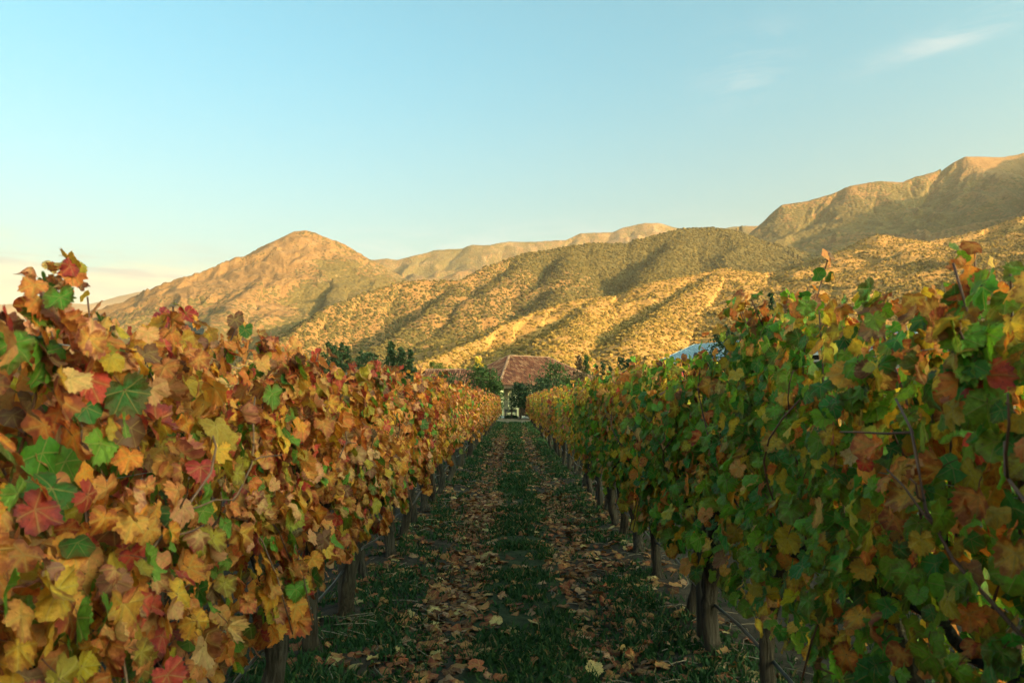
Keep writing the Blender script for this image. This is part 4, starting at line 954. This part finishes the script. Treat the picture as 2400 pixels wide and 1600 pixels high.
def pavilion():
    """Dark flat-roofed tower at the far left with a white lattice girder under its roof."""
    Y = 46.0; x0, _, zt = at(386, 757, Y); x1 = at(421, 757, Y)[0]
    t = empty('pavilion', ((x0 + x1) / 2, Y, 0), 'dark flat-roofed open shelter with a white triangular truss, poking above the orange vines', 'building'); c = Vector(((x0 + x1) / 2, Y, 0)); hw = (x1 - x0) / 2
    r = MB(); r.box((-hw - 0.2, -0.6, zt - 0.42), (hw, 3.4, zt)); rf = r.obj('roof', M_CHAR, t)
    p = MB(); p.box((0.02, -0.62, zt - 0.30), (hw - 0.1, -0.603, zt - 0.12)); p.obj('roof_panel', simple_mat('blue_black_panel', (0.02, 0.03, 0.045), (0.05, 0.065, 0.085), 3, 0.25, 0.5), rf)
    for sx in (-hw + 0.05, hw - 0.12):
        for y in (0.0, 3.0): q = MB(); q.box((sx - 0.05, y - 0.05, 0), (sx + 0.05, y + 0.05, zt - 0.423)); q.obj('post', M_CHAR, t)
    tr = MB(); zt2 = zt - 0.52; a = -hw + 0.08; b = hw - 0.22; zl = zt2 - 0.36; r_ = 0.028
    tr.tube([(a, -0.35, zt2), (b, -0.35, zt2 - 0.04)], r_, 6)
    tr.tube([(a, -0.35, zt2), (a + 0.19, -0.35, zl)], r_, 6); tr.tube([(a + 0.34, -0.35, zt2), (a + 0.19, -0.35, zl)], r_, 6); tr.tube([(a + 0.34, -0.35, zt2 - 0.02), (a + 0.47, -0.35, zl)], r_, 6); tr.tube([(b, -0.35, zt2 - 0.04), (a + 0.47, -0.35, zl)], r_, 6)
    tr.tube([(a + 0.19, -0.35, zl), (a + 0.47, -0.35, zl)], r_, 6)
    tr.obj('truss', M_WHITE, t, True)
pavilion()

# ------------------------------------------------------------------ trees and shrubs round the house
def tree_leaf_mat(name, c1, c2):
    m, nt, out = new_mat(name); t = NT(nt); a = t.n('ShaderNodeAttribute', attribute_name='Col')
    col = t.mix(a.outputs['Fac'], c1, c2); b = t.bsdf(col, 0.6, 0.25); tr = t.n('ShaderNodeBsdfTranslucent'); nt.links.new(col, tr.inputs[0])
    mx = t.n('ShaderNodeMixShader'); mx.inputs[0].default_value = 0.3
    nt.links.new(b, mx.inputs[1]); nt.links.new(tr.outputs[0], mx.inputs[2]); nt.links.new(mx.outputs[0], out.inputs[0]); return m
TM = {'dark': tree_leaf_mat('dark_tree_leaf', (0.02, 0.042, 0.018), (0.065, 0.105, 0.04)), 'green': tree_leaf_mat('green_tree_leaf', (0.03, 0.06, 0.016), (0.10, 0.15, 0.04)),
      'olive': tree_leaf_mat('olive_tree_leaf', (0.07, 0.085, 0.02), (0.20, 0.20, 0.04)), 'yellow': tree_leaf_mat('yellow_tree_leaf', (0.22, 0.18, 0.02), (0.48, 0.38, 0.05)),
      'brown': tree_leaf_mat('brown_tree_leaf', (0.08, 0.05, 0.028), (0.22, 0.145, 0.075)), 'pale': tree_leaf_mat('pale_tree_leaf', (0.10, 0.14, 0.05), (0.26, 0.30, 0.14))}
M_TRUNK = simple_mat('tree_bark', (0.06, 0.045, 0.035), (0.17, 0.135, 0.10), 6, 0.95, 0.1, 0.6, (6, 6, 1.2))
def tree(name, px, Y, top_py, wpx, kind, label, seed, shape='round', bottom=0.25, n=1500, group=None, lsz=0.16, dens=1.0):
    rng = np.random.default_rng(seed); x, _, ztop = at(px, top_py, Y); H = ztop; Wd = wpx * Y / FPX / 2 * (1.5 if shape == 'column' else 1.2)
    t = empty(name, (x, Y, 0), label, 'tree' if name.endswith('tree') else 'shrub', group)
    b = MB(); r0 = 0.02 * H + 0.03; zb = H * bottom
    b.tube([(0, 0, -0.1), (0.02 * H * rng.standard_normal(), 0, zb), (0.02 * H * rng.standard_normal(), 0.01 * H, H * 0.6), (0, 0, H * 0.92)], [r0, r0 * 0.8, r0 * 0.45, r0 * 0.12], 9)
    nc = 26 if shape != 'column' else 18; cen = []
    for k in range(nc):
        f = (k + 0.5) / nc; z = zb + (H - zb) * (0.06 + 0.86 * f)
        if shape == 'round': w_ = Wd * math.sqrt(max(0.05, 1 - ((f - 0.45) / 0.6) ** 2))
        elif shape == 'cone': w_ = Wd * (1.02 - 0.92 * f)
        else: w_ = Wd * (0.75 + 0.35 * math.sin(f * 3.0)) * (1 - 0.75 * f ** 4)
        a = k * 2.399 + rng.normal(0, 0.4); rr = w_ * (rng.uniform(0.3, 0.75) if shape != 'column' else rng.uniform(0.1, 0.4)); c = np.array([rr * math.cos(a), rr * math.sin(a), z]); cr = max(0.2, w_ * (rng.uniform(0.42, 0.62) if shape != 'column' else rng.uniform(0.6, 0.85)))
        cen.append((c, cr)); z0 = max(zb * 0.8, z - rr * 0.7)
        b.tube([(0, 0, z0), tuple(c * (0.6, 0.6, 1) * 1.0 + np.array((0, 0, -0.1 * rr))), tuple(c)], [r0 * 0.32, r0 * 0.16, r0 * 0.06], 5)
    b.obj('trunk', M_TRUNK, t, True)
    ci_ = rng.integers(0, nc, n); C0 = np.array([c for c, _ in cen])[ci_]; R0 = np.array([r for _, r in cen])[ci_]
    dv = rng.standard_normal((n, 3)); dv /= np.linalg.norm(dv, axis=1, keepdims=True); P = C0 + dv * (R0 * rng.random(n) ** 0.45)[:, None] * np.array([1, 1, 0.85]); P[:, 2] = np.clip(P[:, 2], 0.05, H)
    s = lsz * (0.6 + 0.8 * rng.random(n)); a1 = rng.standard_normal((n, 3)); a1 /= np.linalg.norm(a1, axis=1, keepdims=True); a2 = np.cross(a1, rng.standard_normal((n, 3))); a2 /= np.linalg.norm(a2, axis=1, keepdims=True)
    a1 *= s[:, None]; a2 *= (s * 0.42)[:, None]
    V = np.stack([P - a1, P + a2 + 0.1 * a1, P + a1, P - a2 + 0.1 * a1], 1).reshape(-1, 3); F = (np.arange(n) * 4)[:, None] + np.array([0, 1, 2, 3])
    q = np.repeat(rng.random(n), 4); col = np.c_[q, q, q, np.ones(4 * n)]
    o = link('crown', np_mesh('crown', V, F, TM[kind], False, {'Col': ('FLOAT_COLOR', col)}), t)
    return t
GT = 'trees round the house beyond the vines'
tree('evergreen_tree', 776, 76, 793, 46, 'dark', 'dark twin-topped evergreen tree, first clump above the orange vines', 1, 'round', 0.15, 1700, GT)
tree('evergreen_tree', 804, 77, 794, 44, 'dark', 'dark evergreen tree touching its twin above the orange vines', 2, 'round', 0.15, 1700, GT)
tree('evergreen_tree', 872, 74, 818, 54, 'dark', 'short dark evergreen tree half hidden by orange shoots', 3, 'round', 0.15, 1500, GT)
tree('evergreen_tree', 917, 75, 787, 36, 'dark', 'tallest slim evergreen tree beside the shaded valley', 4, 'column', 0.12, 1700, GT)
tree('evergreen_tree', 940, 74, 804, 40, 'dark', 'slim evergreen tree between two taller dark ones', 5, 'column', 0.12, 1500, GT)
tree('evergreen_tree', 962, 73, 808, 56, 'dark', 'broad dark evergreen tree in front of the shaded valley', 6, 'cone', 0.1, 2000, GT)
tree('leafy_tree', 1022, 84, 843, 60, 'olive', 'olive green bushy tree with a sunlit top left of the wing roof', 7, 'round', 0.1, 2200, GT)
tree('leafy_shrub', 1130, 56.5, 852, 84, 'green', 'big rounded dark green shrub hiding the corner of the tile roof', 8, 'round', 0.1, 3000, None, 0.11)
tree('leafy_shrub', 1158, 55.5, 886, 48, 'green', 'lower dark green shrub beside the cream pillar', 9, 'round', 0.08, 1800, None, 0.10)
tree('leafy_shrub', 1072, 60, 872, 50, 'dark', 'thin grey-green shrub before the wing roof', 10, 'round', 0.1, 500, None, 0.11)
tree('leafy_tree', 1300, 57, 842, 100, 'green', 'airy green tree covering the far half of the tile roof', 11, 'round', 0.12, 1500, GT, 0.12)
tree('leafy_tree', 1278, 56, 886, 104, 'dark', 'dense dark green tree low in front of the tile roof', 12, 'round', 0.08, 2600, GT, 0.11)
tree('leafy_tree', 1219, 57.5, 894, 50, 'dark', 'small dark tree standing in front of the porch', 13, 'round', 0.3, 1700, GT, 0.09)
tree('flowering_shrub', 1199, 58.5, 922, 20, 'pale', 'pale speckled shrub beside the porch window', 14, 'round', 0.3, 420, None, 0.07)
tree('leafy_tree', 1296, 80, 829, 32, 'olive', 'small tree peeping over the roof ridge, sunlit', 15, 'round', 0.15, 900, GT)
tree('leafy_tree', 1358, 74, 824, 22, 'brown', 'russet narrow tree next to a green one past the roof', 16, 'column', 0.15, 900, GT)
tree('leafy_tree', 1374, 75, 823, 22, 'green', 'green narrow tree next to the russet one', 17, 'column', 0.15, 1000, GT)
tree('leafy_shrub', 1362, 60, 864, 64, 'brown', 'bare brownish shrub at the end of the tile roof', 18, 'round', 0.1, 1500, None, 0.12)
tree('cypress_tree', 1398, 66, 846, 14, 'dark', 'leftmost of three little dark cypresses', 19, 'column', 0.08, 600, GT, 0.11)
tree('cypress_tree', 1413, 65, 839, 15, 'dark', 'middle and tallest of three little dark cypresses', 20, 'column', 0.08, 700, GT, 0.11)
tree('cypress_tree', 1429, 64, 848, 18, 'dark', 'rightmost of three little dark cypresses', 21, 'column', 0.08, 700, GT, 0.11)
tree('leafy_tree', 1706, 58, 752, 82, 'dark', 'round dark green tree in front of the blue-grey shed roof', 22, 'round', 0.2, 1900, GT, 0.15)
tree('conifer_tree', 1812, 60, 662, 34, 'dark', 'tall thin conifer rising beside the rusty shoots of the greener row', 23, 'cone', 0.1, 900, GT, 0.15)
tree('leafy_tree', 1782, 56, 738, 50, 'dark', 'dark tree half hidden behind the greener vines', 24, 'cone', 0.15, 1700, GT, 0.15)
tree('leafy_shrub', 1152, 96, 842, 26, 'yellow', 'bright yellow sunlit bush right behind the roof slope', 25, 'round', 0.1, 700, None, 0.18)
tree('leafy_shrub', 1122, 110, 828, 30, 'yellow', 'yellow sunlit bush on the slope behind the wing roof', 26, 'round', 0.1, 800, None, 0.2)
tree('leafy_shrub', 1060, 104, 852, 34, 'olive', 'olive bush catching sun beyond the wing roof', 27, 'round', 0.1, 800, None, 0.2)
tree('leafy_shrub', 1092, 100, 856, 26, 'yellow', 'smaller yellow bush between olive ones beyond the wing roof', 28, 'round', 0.1, 700, None, 0.18)
tree('leafy_tree', 404, 50, 780, 66, 'dark', 'dark ivy-like tree mass under the white truss', 29, 'round', 0.2, 1600, GT, 0.15)

tree('leafy_shrub', 1048, 66, 866, 60, 'green', 'mid green shrub at the near end of the wing roof, beside the olive tree', 30, 'round', 0.1, 1600, None, 0.12)
tree('leafy_shrub', 1336, 58, 884, 70, 'green', 'wide green shrub between the tile roof and the brownish bare shrub', 31, 'round', 0.1, 1800, None, 0.11)
tree('leafy_tree', 1470, 70, 832, 70, 'dark', 'dark round tree between the little cypresses and the shed', 32, 'round', 0.12, 1700, GT, 0.15)
tree('leafy_tree', 850, 78, 812, 50, 'dark', 'dark low tree joining the evergreens above the orange vines', 33, 'round', 0.1, 1500, GT, 0.16)
# forecourt: clipped hedge, stones, kerb, bench
def lumpy(name, loc, size, mat, label, cat, seed, group=None):
    rng = np.random.default_rng(seed); nu, nv_ = 14, 8; V, F = [], []
    for i in range(nv_ + 1):
        for k in range(nu):
            a = 6.2832 * k / nu; e = math.pi * (i / nv_ - 0.5); j = 1 + 0.09 * rng.standard_normal()
            V.append((size[0] * math.cos(e) * math.cos(a) * j, size[1] * math.cos(e) * math.sin(a) * j, size[2] * (0.8 + math.sin(e) * j)))
    for i in range(nv_):
        for k in range(nu): F.append((i * nu + k, i * nu + (k + 1) % nu, (i + 1) * nu + (k + 1) % nu, (i + 1) * nu + k))
    b = MB(); b.add(V, F); o = b.obj(name, mat, None, True); o.location = loc
    return tag(o, label, cat, group)
hx, _, _ = at(1198, 968, 59.0)
def hedge():
    rng = np.random.default_rng(5); t = empty('clipped_hedge', (hx, 59.0, 0), 'low clipped dark hedge at the end of the path before the porch', 'hedge'); n = 1600
    dv = rng.standard_normal((n, 3)); dv /= np.linalg.norm(dv, axis=1, keepdims=True); P = dv * np.array([0.52, 0.4, 0.17]) * (0.75 + 0.3 * rng.random((n, 1))); P[:, 2] = np.abs(P[:, 2] + 0.14) + 0.02
    a1 = rng.standard_normal((n, 3)) * 0.035; a2 = rng.standard_normal((n, 3)) * 0.022
    V = np.stack([P - a1, P + a2, P + a1, P - a2], 1).reshape(-1, 3); q = np.repeat(rng.random(n), 4)
    link('foliage', np_mesh('foliage', V, (np.arange(n) * 4)[:, None] + np.arange(4), TM['dark'], False, {'Col': ('FLOAT_COLOR', np.c_[q, q, q, q * 0 + 1])}), t)
    b = MB()
    for k in range(5): b.tube([(-0.3 + 0.15 * k, 0, -0.05), (-0.3 + 0.15 * k, 0.02, 0.2)], 0.012, 5)
    b.obj('stem', M_TRUNK, t)
hedge()
rk = np.random.default_rng(9)
for k in range(7):
    px_ = 1174 + 3.2 * k if k < 4 else 1222 + 6 * (k - 4); x_, _, _ = at(px_, 975, 59.5)
    side = 'beside the cream pillar' if k < 4 else 'past the clipped hedge'
    lumpy('pale_stone', (x_, 59.5 + rk.normal(0, 0.3), -0.03), (0.13 + 0.06 * rk.random(), 0.13, 0.11 + 0.06 * rk.random()), M_WHITEROCK, f"{('smallest', 'flattest', 'tallest', 'roundest', 'first', 'second', 'third')[k]} pale garden stone on the gravel {side}", 'stone', 40 + k, f"pale garden stones {side}")
kb = MB(); kb.box((-3.4, 57.3, -0.05), (4.6, 57.5, 0.1)); tag(kb.obj('kerb', M_STONE), kind='structure')
kb = MB(); kb.box((-3.4, 60.2, -0.05), (4.6, 60.4, 0.14)); tag(kb.obj('kerb', M_STONE), kind='structure')
def bench():
    x_, _, _ = at(1197, 962, 60.8); t = empty('garden_bench', (x_, 60.8, 0), 'weathered wooden bench beside the porch behind the clipped hedge', 'bench'); b = MB()
    b.box((-0.5, -0.2, 0.38), (0.5, 0.2, 0.43)); b.obj('seat', M_POST, t); b = MB(); b.box((-0.5, 0.2, 0.5), (0.5, 0.235, 0.78)); b.obj('backrest', M_POST, t)
    for sx in (-0.44, 0.44):
        for sy in (-0.16, 0.217): b = MB(); b.box((sx - 0.03, sy - 0.015, 0), (sx + 0.03, sy + 0.015, 0.378 if sy < 0 else 0.5)); b.obj('leg', M_POST, t)
bench()

# ------------------------------------------------------------------ haze over the valley
def haze():
    m, nt, out = new_mat('valley_haze'); v = nt.nodes.new('ShaderNodeVolumePrincipled'); v.inputs['Color'].default_value = (0.95, 0.90, 0.82, 1)
    v.inputs['Density'].default_value = HAZE_DENSITY; v.inputs['Anisotropy'].default_value = 0.1; nt.links.new(v.outputs[0], out.inputs['Volume'])
    b = MB(); b.box((-15000, -3100, -6), (15000, 20500, 1150)); o = b.obj('haze', m); tag(o, kind='stuff')
haze()
